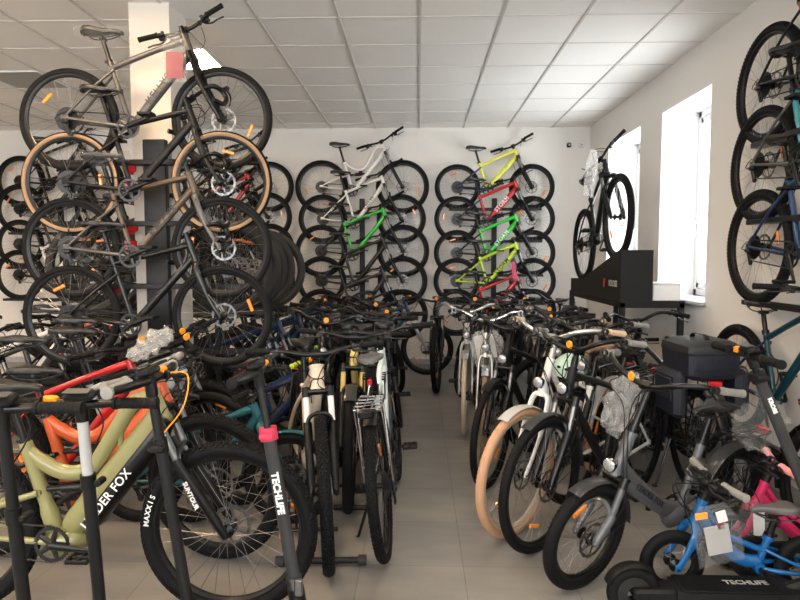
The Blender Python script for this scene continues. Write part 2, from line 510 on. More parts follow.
DEF = dict(kind='hardtail', R=.365, tw=.056, wb=1.10, cs=.44, ha=68.0, sa=73.0, st=.46, sp=.19, ht=.115, axle_crown=.50, drop=.055,
           fork='susp', bars='flat', barw=.70, tread='knob', tan=False, fender=False, rack=False, light=False, kick=False, guard=False,
           spokes=28, rear_big=.078, ring=.075, battery=False, crank=20.0, saddleW=.15, saddleL=.275, disc=True, tag=False, cover=False, tags=(),
           text=None, textsize=.055, tubes=1.0, wtext=None, bars_up=0.0, stem=.05, thick_spoke=.0011, refl=True, saddle_rot=0, display=False, rf=195, tside=-1, bag_bar=False)

def build_model(S):
    G = dict(DEF); G.update(S)
    R, tw, wb = G['R'], G['tw'], G['wb']; kind = G['kind']; k = G['tubes']
    m = Model()
    A = V(-wb/2, 0, R); F = V(wb/2, 0, R)
    BB = V(A.x+math.sqrt(max(.01, G['cs']**2-G['drop']**2)), 0, R-G['drop'])
    ha = R_(G['ha']); u = V(-math.cos(ha), 0, math.sin(ha)); nrm = V(math.sin(ha), 0, math.cos(ha))
    off = .044*R/.36; Q = F-nrm*off
    crown = Q+u*G['axle_crown']
    h0 = crown+u*.012; h1 = crown+u*(G['ht']+.012)
    sa = R_(G['sa']); su = V(-math.cos(sa), 0, math.sin(sa)); ST = BB+su*G['st']
    m.geo = dict(A=A, F=F, BB=BB, u=u, Q=Q, crown=crown, h0=h0, h1=h1, ST=ST, R=R)
    # --- main triangle
    fr = MB(); rt = MB()
    fr.tube([h0, h1], .024*k, 14); 
    for q in (h0, h1): fr.tube([q-u*.006, q+u*.006], .027*k, 14)
    fr.tube([BB+V(0, -.036, 0), BB+V(0, .036, 0)], .024, 14)
    dt0 = lerp(h0, h1, .22); dt = None
    if kind in ('hardtail', 'ehard'):
        a, b = dt0, BB+V(.01, 0, .015)
        r = .026*k if kind == 'hardtail' else .036
        mid = lerp(a, b, .18)+V(.012, 0, 0.0)
        fr.tube(spline([a, mid, b], 6), [r*.95]*3+[r]*8+[r*.9]*2, 12, flat=(.85, 1.12), up=(0, 1, 0))
        dt = (lerp(a, b, .52), (a-b).normalized(), r)
        tt0, tt1 = lerp(h0, h1, .80), BB+su*(G['st']-.035)
        fr.tube(spline([tt0, lerp(tt0, tt1, .5)+V(0, 0, .006), tt1], 5), [.022*k]*3+[.018*k]*8, 12)
        fr.tube([BB, ST], [.017*k, .0165*k], 12)
        fr.tube([ST-su*.012, ST+su*.004], .021*k, 12)
        if kind == 'ehard': fr.bbox(BB+V(.02, 0, .01), (.15, .085, .12), .03)
        ssTop = BB+su*(G['st']-.055)
    elif kind == 'gravel':
        a, b = dt0, BB+V(.01, 0, .012)
        fr.tube([a, lerp(a, b, .5), b], [.022, .024, .023], 12, flat=(.85, 1.1), up=(0, 1, 0)); dt = (lerp(a, b, .5), (a-b).normalized(), .024)
        tt0, tt1 = lerp(h0, h1, .82), BB+su*(G['st']-.03)
        fr.tube([tt0, tt1], [.019, .016], 12); fr.tube([BB, ST], .0165, 12); fr.tube([ST-su*.012, ST+su*.004], .02, 12)
        ssTop = BB+su*(G['st']-.10)
    elif kind == 'step':
        r = .030*k
        a, b = dt0, BB+V(.0, 0, .02)
        p = spline([a, lerp(a, b, .3)+V(-.005, 0, -.035), lerp(a, b, .65)+V(-.01, 0, -.055), b], 6)
        fr.tube(p, r, 12, flat=(.85, 1.15), up=(0, 1, 0)); dt = (lerp(a, b, .42)+V(-.005, 0, -.043), (a-b).normalized(), r)
        if not G['battery']:
            a2, b2 = lerp(h0, h1, .85), BB+su*(G['st']*.52)
            fr.tube(spline([a2, lerp(a2, b2, .4)+V(0, 0, -.05), b2], 6), .016*k, 10)
        else: fr.bbox(BB+V(.02, 0, .0), (.17, .09, .13), .035)
        fr.tube([BB, ST], .018*k, 12); fr.tube([ST-su*.015, ST+su*.004], .023, 12)
        ssTop = BB+su*(G['st']*.62)
    elif kind == 'fullsus':
        r = .042*k/1.1; q_ = k/1.1
        a, b = dt0, BB+V(.055, 0, .05)
        fr.tube(spline([a, lerp(a, b, .1)+V(.005, 0, 0), lerp(a, b, .6), b], 5), [r]*4+[r*1.05]*11+[r*.9], 12, flat=(.8, 1.2), up=(0, 1, 0)); dt = (lerp(a, b, .5), (a-b).normalized(), r)
        tt0 = lerp(h0, h1, .75)
        low = BB+V(.07, 0, .285)
        fr.tube(spline([tt0+V(.005, 0, 0), tt0+V(-.09, 0, -.015), lerp(tt0, low, .50)+V(0, 0, .01), low+V(.09, 0, .035), low, low+V(-.09, 0, .025), BB+su*.395], 6), [.038*q_]*4+[.033*q_]*29+[.028*q_]*4, 12, flat=(.85, 1.0), up=(0, 1, 0))
        fr.tube([lerp(tt0, low, .42)+V(0, 0, -.01), lerp(tt0, low, .62)+V(.07, 0, -.06), dt[0]+V(-.02, 0, .03)], .013, 8)
        fr.tube(spline([BB+su*.05, BB+su*.2, ST], 5), [.034*q_]*4+[.027*q_]*7, 12); fr.tube([ST-su*.015, ST+su*.004], .026, 12)
        if G['battery']: fr.bbox(BB+V(.03, 0, -.005), (.17, .10, .13), .04)
        ssTop = BB+su*.21
    frm = m.add('frame', fr.mesh('frame', .8), 'main')
    # --- battery in or under the down tube
    if G['battery']:
        bt = MB(); a = dt[0]+dt[1]*.21; b = dt[0]-dt[1]*.23; dn = V(dt[1].z, 0, -dt[1].x)
        if kind == 'fullsus':
            a = a+dn*.040; b = b+dn*.046
            a = a+dt[1]*.10; b = b-dt[1]*.02; bt.tube([a, a-dt[1]*.05, b+dt[1]*.05, b], [.026, .044, .048, .038], 12, flat=(.86, 1.05), up=(0, 1, 0))
        else:
            a = a+dn*.012; b = b+dn*.012
            bt.tube([a, a-dt[1]*.02, b+dt[1]*.02, b], [.020, .031, .031, .024], 10, flat=(.95, 1.12), up=(0, 1, 0))
        m.add('battery', bt.mesh('battery', .8), 'battery', frm)
    # --- rear triangle
    dy = .068
    for s in (-1, 1):
        rt.tube(spline([BB+V(-.01, s*.03, 0), lerp(BB, A, .35)+V(0, s*.048, .0), A+V(.02, s*dy, -.002)], 4), [.013*k]*5+[.010*k]*4, 8)
        if kind == 'fullsus':
            rt.tube(spline([A+V(.01, s*dy, .01), lerp(A, ssTop, .5)+V(0, s*.05, .02), ssTop+V(.0, s*.034, .01)], 4), [.010]*4+[.014]*5, 8)
        else:
            rt.tube(spline([A+V(.01, s*dy, .008), lerp(A, ssTop, .6)+V(0, s*.052, 0), ssTop+V(.008, s*.018, 0)], 4), .0085*k, 8)
        rt.bbox(A+V(.006, s*dy, 0), (.05, .008, .045), .006)
    if kind == 'fullsus':
        rt.tube([ssTop+V(0, -.036, .01), ssTop+V(0, .036, .01)], .012, 8)
    m.add('rear_triangle', rt.mesh('rear_triangle', .8), 'rear', frm)
    if kind == 'fullsus':
        sh = MB(); s0 = ssTop+V(.02, 0, .015); s1 = lerp(s0, dt[0], .62)+V(0, 0, .03)
        s1 = s0+V(.17, 0, .015)
        sh.tube([s0, lerp(s0, s1, .45)], .011, 10); sh.tube([lerp(s0, s1, .4), s1], .021, 12)
        sh.tube([s1+V(-.05, 0, .03), s1+V(.0, 0, .03)], .012, 8)
        sh.tube([s1, s1+V(.06, 0, .0)], .014, 8)
        m.add('rear_shock', sh.mesh('rear_shock'), 'black_part')
    if G['text']:
        tx = MB(); T = dt[1]; ang = math.atan2(T.z, T.x)
        me = text_mesh(G['text'], G['textsize'], .0008, .0006, 1.05)
        yy = dt[2]*1.03 if kind != 'fullsus' else .0415
        off_ = V(T.z, 0, -T.x)*(.046 if kind == 'fullsus' else 0)-T*(.10 if kind == 'fullsus' else 0)
        base = Matrix.Translation(dt[0]+off_+V(0, G['tside']*yy, 0)) @ Matrix.Rotation(-ang, 4, 'Y')
        if G['tside'] > 0: base = base @ Matrix.Rotation(math.pi, 4, 'Z')
        tx.add([v.co for v in me.vertices], [tuple(p.vertices) for p in me.polygons], base)
        m.add('lettering', tx.mesh('lettering', smooth=False), 'text', frm)
    # --- seatpost + saddle
    top = ST+su*G['sp']
    sp = MB(); sp.tube([ST-su*.03, top], .0145, 12); sp.tube([ST-su*.004, ST+su*.018], .022, 12); sp.box(ST+V(-.024, 0, .006), (.02, .016, .012))
    m.add('seatpost', sp.mesh('seatpost'), 'post')
    sd = m.add('saddle', cached(('sad', G['saddleW'], G['saddleL']), lambda: saddle_mesh(G['saddleL'], G['saddleW'])), 'saddle', None, '', Matrix.Translation(top+V(.0, 0, .012)) @ Matrix.Rotation(R_(G['saddle_rot']), 4, 'Y'))
    m.add('saddle_rails', cached(('rail', G['saddleL']), lambda: saddle_rails_mesh(G['saddleL'])), 'steel_dark', sd)
    if G['cover']:
        cv = MB(); secs = []
        for i in range(9):
            x = -.17+.34*i/8; rg = []
            w = .10*(1-.35*i/8)*(1 if 0 < i < 8 else .6)
            for j in range(12):
                a = 2*math.pi*j/12; rg.append(V(x+rnd.uniform(-.008, .008), w*.86*math.cos(a)+rnd.uniform(-.008, .008), .042+.034*math.sin(a)+rnd.uniform(-.006, .006)-(.06 if math.sin(a) < -.5 and 2 < i < 6 else 0)))
            secs.append(rg)
        cv.ring_loft(secs); m.add('saddle_cover', cv.mesh('saddle_cover', 1.2), 'film', sd)
    # --- cranks
    cr = MB(); ca = R_(G['crank']); L = .17
    cr.tube([BB+V(0, -.07, 0), BB+V(0, .07, 0)], .011, 10)
    d = V(math.cos(ca), 0, math.sin(ca))
    for s, q in ((-1, d), (1, -d)):
        cr.tube([BB+V(0, s*.068, 0), BB+V(0, s*.078, 0)+q*L], [.017, .012], 8, flat=(.5, 1), up=(0, 1, 0))
    ck = m.add('crankset', cr.mesh('crankset'), 'crank')
    cring = m.add('chainring', cached(('ring', G['ring']), lambda: chainring_mesh(G['ring'])), 'ring', ck, '', Matrix.Translation(BB+V(0, -.050, 0)))
    for s, q in ((-1, d), (1, -d)):
        m.add('pedal', cached('pedal', pedal_mesh), 'pedal', ck, '', Matrix.Translation(BB+V(0, s*.135, 0)+q*L) @ Matrix.Rotation(math.pi if s > 0 else 0, 4, 'Z'))
    ch = MB(); rc = .045; rg_ = G['ring']
    for sg in (1, -1):
        ch.tube([A+V(.0, -.046, sg*rc), BB+V(0, -.05, sg*(rg_+.002))] if sg > 0 else [A+V(.035, -.046, -.09 if not G['guard'] else -rc), BB+V(0, -.05, -rg_-.002)], .0042, 4)
    m.add('chain', ch.mesh('chain'), 'dark_metal')
    if G['guard']:
        cg = MB(); cg.bbox(lerp(A, BB, .55)+V(.03, -.062, .02), ((BB-A).length*1.05, .014, .13), .006, Matrix.Rotation(R_(3), 3, 'Y'))
        cg2 = MB(); cg2.lathe([(.0005, -.007), (.095, -.007), (.1, 0), (.095, .007), (.0005, .007)], 24, False, BB+V(0, -.062, .01)); cg.merge(cg2)
        m.add('chain_guard', cg.mesh('chain_guard'), 'plastic')
    else:
        m.add('derailleur', cached('der', derailleur_mesh), 'black_part', None, '', Matrix.Translation(A+V(.0, -.072, -.01)))
    # --- wheels
    def wheel(c, zone, rear):
        mt = Matrix.Translation(c) @ Matrix.Rotation(R_(rnd.uniform(0, 360)), 4, 'Y')
        wi = m.add('wheel', cached(('rim', R, tw), lambda: rim_mesh(R, tw)), 'rim', None, zone, mt)
        m.add('tyre', cached(('tyre', R, tw, G['tread']), lambda: tyre_mesh(R, tw, G['tread'])), 'tyre', wi)
        if G['tan']: m.add('sidewall', cached(('side', R, tw), lambda: sidewall_mesh(R, tw)), 'sidewall', wi)
        m.add('spokes', cached(('spk', R, tw, G['spokes'], G['thick_spoke']), lambda: spokes_mesh(R, tw, G['spokes'], G['thick_spoke'])), 'spokes', wi)
        m.add('hub', cached('hub', lambda: hub_mesh(False)), 'hub', wi)
        if G['disc']: m.add('brake_disc', cached(('rot', .085), lambda: rotor_mesh(.085)), 'steel', wi)
        if rear: m.add('cassette', cached(('cas', G['rear_big']), lambda: cassette_mesh(G['rear_big'])), 'cassette', wi)
        if G['refl']: m.add('reflector', cached(('ref', R), lambda: reflector_mesh(R)), 'reflector', wi)
        if G['wtext'] and not rear:
            t, a = G['wtext']
            # undo the random turn so that the letters sit where the angle says
            m.e[wi] = (*m.e[wi][:5], Matrix.Translation(c))
            m.add('tyre_lettering', arc_text(t, R-tw*.55, .030, R_(a), -tw*.487), 'text_white', wi)
    wheel(A, '', True); wheel(F, 'front', False)
    # --- fork
    fk = MB(); lg = tw/2+.032
    if G['fork'] == 'susp':
        lo = MB()
        cw = lg
        fk.tube([crown+V(0, -cw, -.0)-nrm*0, crown+V(0, cw, 0)], .020, 10, flat=(1, 1))
        for s in (-1, 1): fk.tube([crown+V(0, s*cw, 0)-u*.03, crown+V(0, s*cw, 0)+u*.022], .021, 10)
        fk.tube([crown, h1+u*.03], .014, 8)
        fi = m.add('fork', fk.mesh('fork'), 'black_part', None, 'front')
        stn = MB()
        for s in (-1, 1):
            stn = MB(); stn.tube([crown+V(0, s*cw, 0)-u*.02, crown+V(0, s*cw, 0)-u*.19], .016, 12)
            m.add('stanchion', stn.mesh('stanchion'), 'stanchion', fi)
        end = Q+nrm*off*.9
        for s in (-1, 1):
            p0 = crown+V(0, s*cw, 0)-u*.155+nrm*.0
            pe = F+V(0, s*(cw-.004), 0)-u*.012; lo.tube([p0, p0-u*.02, lerp(p0, pe, .8), pe], [.0215, .0225, .020, .015], 12)
            lo.bbox(F+V(0, s*(cw-.004), 0), (.035, .018, .04), .008)
        arch0 = crown-u*.165+nrm*.012
        lo.tube(spline([arch0+V(0, -cw, 0), arch0+V(0, -cw*.75, 0)+u*.035+nrm*.012, arch0+u*.05+nrm*.014, arch0+V(0, cw*.75, 0)+u*.035+nrm*.012, arch0+V(0, cw, 0)], 4), .011, 8)
        li = m.add('fork_lowers', lo.mesh('fork_lowers'), 'lowers', fi)
        if G['wtext']:
            me = text_mesh('SUNTOUR', .026, .0006, .0008); tx = MB()
            ang = math.atan2(u.z, u.x)
            pm = lerp(crown-u*.20, Q, .35)
            mt = Matrix.Translation(pm+V(0, -cw-.0222, 0)) @ Matrix.Rotation(-(ang+math.pi), 4, 'Y')
            tx.add([v.co for v in me.vertices], [tuple(p.vertices) for p in me.polygons], mt)
            m.add('fork_lettering', tx.mesh('lettering', smooth=False), 'text_white', fi)
    else:
        for s in (-1, 1):
            fk.tube(spline([crown+V(0, 0, 0), crown+V(0, s*lg*.85, 0)-u*.035, lerp(crown, Q, .55)+V(0, s*lg, 0)+nrm*.004, F+V(0, s*.055, 0)], 5), [.019]*5+[.017]*5+[.012]*6, 10, flat=(.75, 1.2), up=(0, 1, 0))
            fk.bbox(F+V(0, s*.055, 0), (.03, .01, .035), .006)
        fk.tube([crown-u*.01, h1+u*.03], .017, 10); fk.tube([crown-u*.02, crown+u*.012], .026, 12)
        fi = m.add('fork', fk.mesh('fork'), 'fork', None, 'front')
    # --- bars
    top = h1+u*.045; clamp = top+nrm*G['stem']+u*(.01+G['bars_up'])
    sm = MB(); sm.tube([h1+u*.005, top+u*.018], .0185, 12)
    if G['bars_up'] > .03: sm.tube([top, top+u*(G['bars_up']+.0)], .015, 12); sm.tube([top+u*G['bars_up'], clamp], .017, 10)
    else: sm.tube([top, clamp], [.018, .016], 10)
    sm.tube([clamp+V(0, -.026, 0), clamp+V(0, .026, 0)], .022, 12)
    bw = G['barw']/2; hb = MB(); ends = []
    if G['bars'] == 'flat':
        for s in (-1, 1):
            p = spline([clamp, clamp+V(.0, s*.06, 0), clamp+V(-.005, s*.14, .018), clamp+V(-.02, s*(bw-.14), .024), clamp+V(-.045, s*bw, .028)], 4)
            hb.tube(p, .0125, 10); ends.append((p[-1], (p[-1]-p[-2]).normalized(), s))
    elif G['bars'] == 'city':
        for s in (-1, 1):
            p = spline([clamp, clamp+V(.015, s*.06, .01), clamp+V(.02, s*.15, .05), clamp+V(-.04, s*(bw-.09), .065), clamp+V(-.13, s*(bw-.02), .055), clamp+V(-.20, s*bw, .045)], 4)
            hb.tube(p, .0125, 10); ends.append((p[-1], (p[-1]-p[-4]).normalized(), s))
    elif G['bars'] == 'drop':
        bw = .22
        for s in (-1, 1):
            p = spline([clamp, clamp+V(0, s*bw*.8, 0), clamp+V(.03, s*bw, -.004), clamp+V(.085, s*bw, -.02), clamp+V(.10, s*(bw+.01), -.07), clamp+V(.06, s*(bw+.02), -.125), clamp+V(-.02, s*(bw+.03), -.13)], 4)
            hb.tube(p[:6], .0125, 10); hb.tube(p[5:], .0165, 10)
    bi = m.add('handlebar', hb.mesh('handlebar'), 'bar', None, 'bar')
    m.add('stem', sm.mesh('stem'), 'stem', bi)
    def along(pos, dirv):
        y = dirv.normalized(); x = V(1, 0, 0); x = (x-y*x.dot(y)).normalized(); z = x.cross(y)
        mm = Matrix((x, y, z)).transposed().to_4x4(); mm.translation = pos; return mm
    for p, d_, s in ends:
        gl = .13
        mt = along(p-d_*gl+d_*.004, d_); m.add('grip', cached('grip', grip_mesh), 'grip', bi, '', mt)
        yd = d_ if s > 0 else -d_
        y = yd; x = V(1, 0, 0); x = (x-y*x.dot(y)).normalized(); z = x.cross(y)
        mm = Matrix((x, y, z)).transposed().to_4x4(); mm.translation = p-d_*(gl+.03)
        m.add('brake_lever', cached(('lev', s), lambda: lever_mesh(s)), 'lever', bi, '', mm)
    if G['bars'] == 'drop':
        for s in (-1, 1):
            lv = MB(); c0 = clamp+V(.085, s*bw, -.012)
            lv.tube(spline([c0-V(.03, 0, -.004), c0+V(.01, 0, .012), c0+V(.045, 0, .04)], 4), [.015]*5+[.017]*3+[.012], 10)
            lv.tube(spline([c0+V(.035, 0, .02), c0+V(.055, s*.006, -.03), c0+V(.035, s*.012, -.10)], 4), .006, 6, flat=(1.4, .8))
            m.add('brake_lever', lv.mesh('brake_lever'), 'plastic', bi)
    # cables
    cb = MB()
    for j, s in enumerate((-1, 1)):
        e = (bw-.19) if G['bars'] != 'drop' else .10
        fw = .10 if G['bars'] != 'drop' else .07
        cb.tube(spline([clamp+V(.025, s*e, .0), clamp+V(fw+.05, s*e*.65, .0+.03*j), clamp+V(fw, s*.03, -.10), lerp(h0, h1, .4)+V(.03, -s*.032, 0), lerp(h0, h1, .0)+V(-.03, -s*.035, -.08)], 6), .0027, 5)
    cb.tube(spline([clamp+V(.02, .12, -.01), clamp+V(.13, .08, .02), clamp+V(.09, .0, -.13), crown+V(.01, lg+.02, -.05), lerp(crown, Q, .7)+V(-.01, lg+.018, 0), F+V(-.05, .05, .06)], 6), .0027, 5)
    m.add('cables', cb.mesh('cables'), 'plastic', bi)
    m.geo['clamp'] = clamp; m.geo['ends'] = ends
    if G['tag']:
        tg = MB(); t2 = MB(); t2.lathe([(.0005, -.006), (.018, -.006), (.021, 0), (.018, .006), (.0005, .006)], 16)
        q = G['tag'] if isinstance(G['tag'], (int, float)) and not isinstance(G['tag'], bool) else 0.0
        tg.merge(t2, Matrix.Translation(clamp+V(.035, q, .03)) @ Matrix.Rotation(R_(70), 4, 'Z'))
        tg.bbox(clamp+V(.026, q, .014), (.010, .016, .018), .003)
        m.add('front_reflector', tg.mesh('front_reflector'), 'tag', bi)
    if G['display']:
        dp = MB(); dp.bbox(clamp+V(.0, .0, .045), (.055, .085, .022), .006, Matrix.Rotation(R_(-25), 3, 'Y')); dp.box(clamp+V(0, .02, .025), (.02, .01, .03))
        m.add('display', dp.mesh('display'), 'plastic', bi)
    if G['light']:
        pos = crown+nrm*.055+u*.05
        hl = m.add('headlight', cached('hl', headlight_mesh), 'light_body', None, 'front', Matrix.Translation(pos))
        m.add('lens', cached('lens', lens_mesh), 'clear_lens', hl)
    if G['fender']:
        fw = tw+.014
        f1 = m.add('mudguard', cached(('fen', R, fw, 0), lambda: fender_mesh(R, fw, 62, 178)), 'fender', None, 'front', Matrix.Translation(F))
        m.add('mudguard_stay', cached(('fst', R, fw, 0), lambda: fender_stay_mesh(R, fw, (150, 172))), 'steel_dark', f1)
        f2 = m.add('mudguard', cached(('fen', R, fw, 1, G['rf']), lambda: fender_mesh(R, fw, 20, G['rf'])), 'fender', None, '', Matrix.Translation(A))
        m.add('mudguard_stay', cached(('fst', R, fw, 1, G['rf']), lambda: fender_stay_mesh(R, fw, (130, 160) if G['rf'] > 170 else (G['rf']-8,))), 'steel_dark', f2)
        if G['rack'] is False:
            m.add('tail_light', cached('tl', taillight_mesh), 'red_lens', f2, '', Matrix.Translation((-(R+.03)*.80, 0, (R+.03)*.60)) @ Matrix.Rotation(R_(30), 4, 'Y'))
    if G['rack']:
        rk = m.add('carrier_rack', cached(('rack', R), lambda: rack_mesh(R)), 'rackm', None, '', Matrix.Translation(A))
        m.add('tail_light', cached('tl', taillight_mesh), 'red_lens', rk, '', Matrix.Translation((-.215, 0, R+.06)))
    if G['kick']:
        kk = MB(); kk.tube([lerp(BB, A, .45)+V(0, .045, -.01), V(lerp(BB, A, .55).x, .17, .012)], .008, 8)
        kk.bbox(V(lerp(BB, A, .55).x, .175, .010), (.035, .03, .018), .006)
        m.add('kickstand', kk.mesh('kickstand'), 'black_part')
    return m

_models = {}
def get_model(S):
    key = repr(sorted(S.items()))
    if key not in _models: _models[key] = build_model(S)
    return _models[key]

CDEF = dict(main='black', fork='main', battery='black_part', text='text_white', post='black_part', saddle='saddle', steel_dark='dark_metal', crank='black_part',
            ring='dark_metal', pedal='plastic', rim='rim', tyre='rubber', sidewall='tan_rubber', spokes='spoke', hub='black_part', steel='steel', cassette='dark_metal',
            reflector='reflector', stanchion='steel', lowers='black_part', bar='black_part', stem='black_part', grip='grip', lever='dark_metal', tag='tag', light_body='black_part',
            fender='plastic', rackm='black_part', film='film')
def bike(name, label, group, loc, heading, S, C=None, pitch=0, lean=0, steer=0, bar=0, cat='bicycle', scale=1.0):
    """loc: floor point midway between the wheels; heading in degrees (0 = +X); lean to its left > 0"""
    c = dict(CDEF); c.update(C or {})
    c.setdefault('rear', c['main'])
    if c['fork'] == 'main': c['fork'] = c['main']
    m = get_model(S); g = m.geo
    T = Matrix.Translation(loc) @ Matrix.Rotation(R_(heading), 4, 'Z') @ Matrix.Rotation(R_(-pitch), 4, 'Y') @ Matrix.Rotation(R_(-lean), 4, 'X')
    if scale != 1.0: T = T @ Matrix.Scale(scale, 4)
    root = empty(name, T); tag(root, label, cat, group)
    P = Matrix.Translation(g['Q']); ax = g['u']
    Zf = P @ Matrix.Rotation(R_(steer), 4, ax) @ P.inverted()
    Zb = P @ Matrix.Rotation(R_(steer+bar), 4, ax) @ P.inverted()
    made = []
    for nm, me, mk, par, zone, mt in m.e:
        mm = mt or Matrix.Identity(4)
        if par is None and zone == 'front': mm = Zf @ mm
        if par is None and zone == 'bar': mm = Zb @ mm
        mk = c.get(mk, mk)
        made.append(obj(nm, me, mk, root if par is None else made[par], mm))
    root_info[root.name] = (T, Zf, Zb, m)
    return root
root_info = {}
# ---------------------------------------------------------------- camera
F_PX = 615.0; CAM = V(0, 0, 1.5); YAW = R_(1.72); PITCH = R_(4.0)
cd = bpy.data.cameras.new('camera'); cam = bpy.data.objects.new('camera', cd); COL.objects.link(cam)
cd.sensor_width = 36.0; cd.lens = F_PX/800*36; cd.clip_start = 0.05
cam.location = CAM; cam.rotation_euler = (math.pi/2-PITCH, 0, YAW)
scene.camera = cam
_cm = cam.rotation_euler.to_matrix()
def at(px, py, Y):
    """world point at depth Y seen at pixel (px, py)"""
    d = _cm @ V((px-400)/F_PX, -(py-300)/F_PX, -1.0)
    return CAM+d*(Y/d.y)
# ---------------------------------------------------------------- room
XR, XL, YB, YF, ZC = 2.325, -7.2, 8.55, -3.2, 3.26
def wallmat(name, c):
    m = mat(name, c, 0.85, bump=(45, 0.10), noise=(0.7, 0.05)); return m
M['wall'] = wallmat('wall_plaster', (0.75, 0.72, 0.68))
M['wall_c'] = wallmat('pillar_plaster', (0.66, 0.61, 0.55))
M['reveal'] = mat('window_reveal', (0.85, 0.85, 0.85), 0.7)
M['pvc'] = mat('window_pvc', (0.80, 0.81, 0.82), 0.3)
M['sill'] = mat('sill_stone', (0.42, 0.42, 0.43), 0.35, noise=(30, .25))
M['tile'] = mat('ceiling_tile', (0.92, 0.895, 0.86), 0.9, bump=(150, 0.12))
M['grid'] = mat('ceiling_grid', (0.62, 0.60, 0.57), 0.5)
M['panel_off'] = mat('unlit_panel', (0.40, 0.39, 0.37), 0.35)

def floor_mat():
    m = bpy.data.materials.new('floor_tiles'); m.use_nodes = True; nt = m.node_tree; b = nt.nodes['Principled BSDF']
    L = nt.links.new; N = nt.nodes.new
    tc = N('ShaderNodeTexCoord'); mp = N('ShaderNodeMapping')
    mp.inputs['Location'].default_value = (0.28, 0.10, 0)
    L(tc.outputs['Object'], mp.inputs['Vector'])
    br = N('ShaderNodeTexBrick'); br.offset = 0.0; br.inputs['Scale'].default_value = 1.0
    br.inputs['Brick Width'].default_value = 0.5; br.inputs['Row Height'].default_value = 0.5
    br.inputs['Mortar Size'].default_value = 0.0022; br.inputs['Mortar Smooth'].default_value = 0.3
    br.inputs['Color1'].default_value = (0.30, 0.285, 0.265, 1); br.inputs['Color2'].default_value = (0.285, 0.27, 0.252, 1); br.inputs['Mortar'].default_value = (0.17, 0.16, 0.15, 1)
    L(mp.outputs[0], br.inputs['Vector'])
    n = N('ShaderNodeTexNoise'); n.inputs['Scale'].default_value = 2.2; n.inputs['Detail'].default_value = 7; n.inputs['Roughness'].default_value = .6
    L(tc.outputs['Object'], n.inputs['Vector'])
    mp2 = N('ShaderNodeMapping'); mp2.inputs['Scale'].default_value = (1.2, 3.5, 1); L(tc.outputs['Object'], mp2.inputs['Vector'])
    n2 = N('ShaderNodeTexNoise'); n2.inputs['Scale'].default_value = 2.0; n2.inputs['Detail'].default_value = 5; L(mp2.outputs[0], n2.inputs['Vector'])
    add = N('ShaderNodeMath'); add.operation = 'ADD'; L(n.outputs['Fac'], add.inputs[0]); L(n2.outputs['Fac'], add.inputs[1])
    rp = N('ShaderNodeValToRGB'); rp.color_ramp.elements[0].position = .30; rp.color_ramp.elements[0].color = (.60, .60, .61, 1); rp.color_ramp.elements[1].position = .72; rp.color_ramp.elements[1].color = (1.0, .99, .97, 1)
    hf = N('ShaderNodeMath'); hf.operation = 'MULTIPLY'; hf.inputs[1].default_value = .5; L(add.outputs[0], hf.inputs[0]); L(hf.outputs[0], rp.inputs[0])
    mx = N('ShaderNodeMix'); mx.data_type = 'RGBA'; mx.blend_type = 'MULTIPLY'; mx.inputs[0].default_value = 1.0
    L(br.outputs['Color'], mx.inputs[6]); L(rp.outputs[0], mx.inputs[7]); L(mx.outputs[2], b.inputs['Base Color'])
    rr = N('ShaderNodeMapRange'); rr.inputs[3].default_value = .28; rr.inputs[4].default_value = .48; L(n.outputs['Fac'], rr.inputs[0]); L(rr.outputs[0], b.inputs['Roughness'])
    bp = N('ShaderNodeBump'); bp.inputs['Strength'].default_value = .25; bp.inputs['Distance'].default_value = .003; bp.invert = True
    L(br.outputs['Fac'], bp.inputs['Height']); L(bp.outputs[0], b.inputs['Normal'])
    return m
M['floor'] = floor_mat()
W2 = XR-XL
struct('floor', MB().box(((XR+XL)/2, (YB+YF)/2, -.05), (W2+.8, YB-YF+.4, .1)), 'floor')
struct('ceiling', MB().box(((XR+XL)/2, (YB+YF)/2, ZC+.05), (W2+.8, YB-YF+.4, .1)), 'tile')
struct('wall_back', MB().box(((XR+XL)/2, YB+.1, ZC/2), (W2+.8, .2, ZC)), 'wall')
struct('wall_left', MB().box((XL-.1, (YB+YF)/2, ZC/2), (.2, YB-YF, ZC)), 'wall')
# front wall; its unseen shop window is added, sized to light the ceiling
fw = MB(); fx0, fx1, fz0, fz1 = -6.8, 2.1, 1.35, 3.05
fw.box(((XL+fx0)/2, YF-.1, ZC/2), (fx0-XL, .2, ZC)); fw.box(((XR+fx1)/2, YF-.1, ZC/2), (XR-fx1, .2, ZC))
fw.box(((fx0+fx1)/2, YF-.1, fz0/2), (fx1-fx0, .2, fz0)); fw.box(((fx0+fx1)/2, YF-.1, (ZC+fz1)/2), (fx1-fx0, .2, ZC-fz1))
struct('wall_front', fw, 'wall')
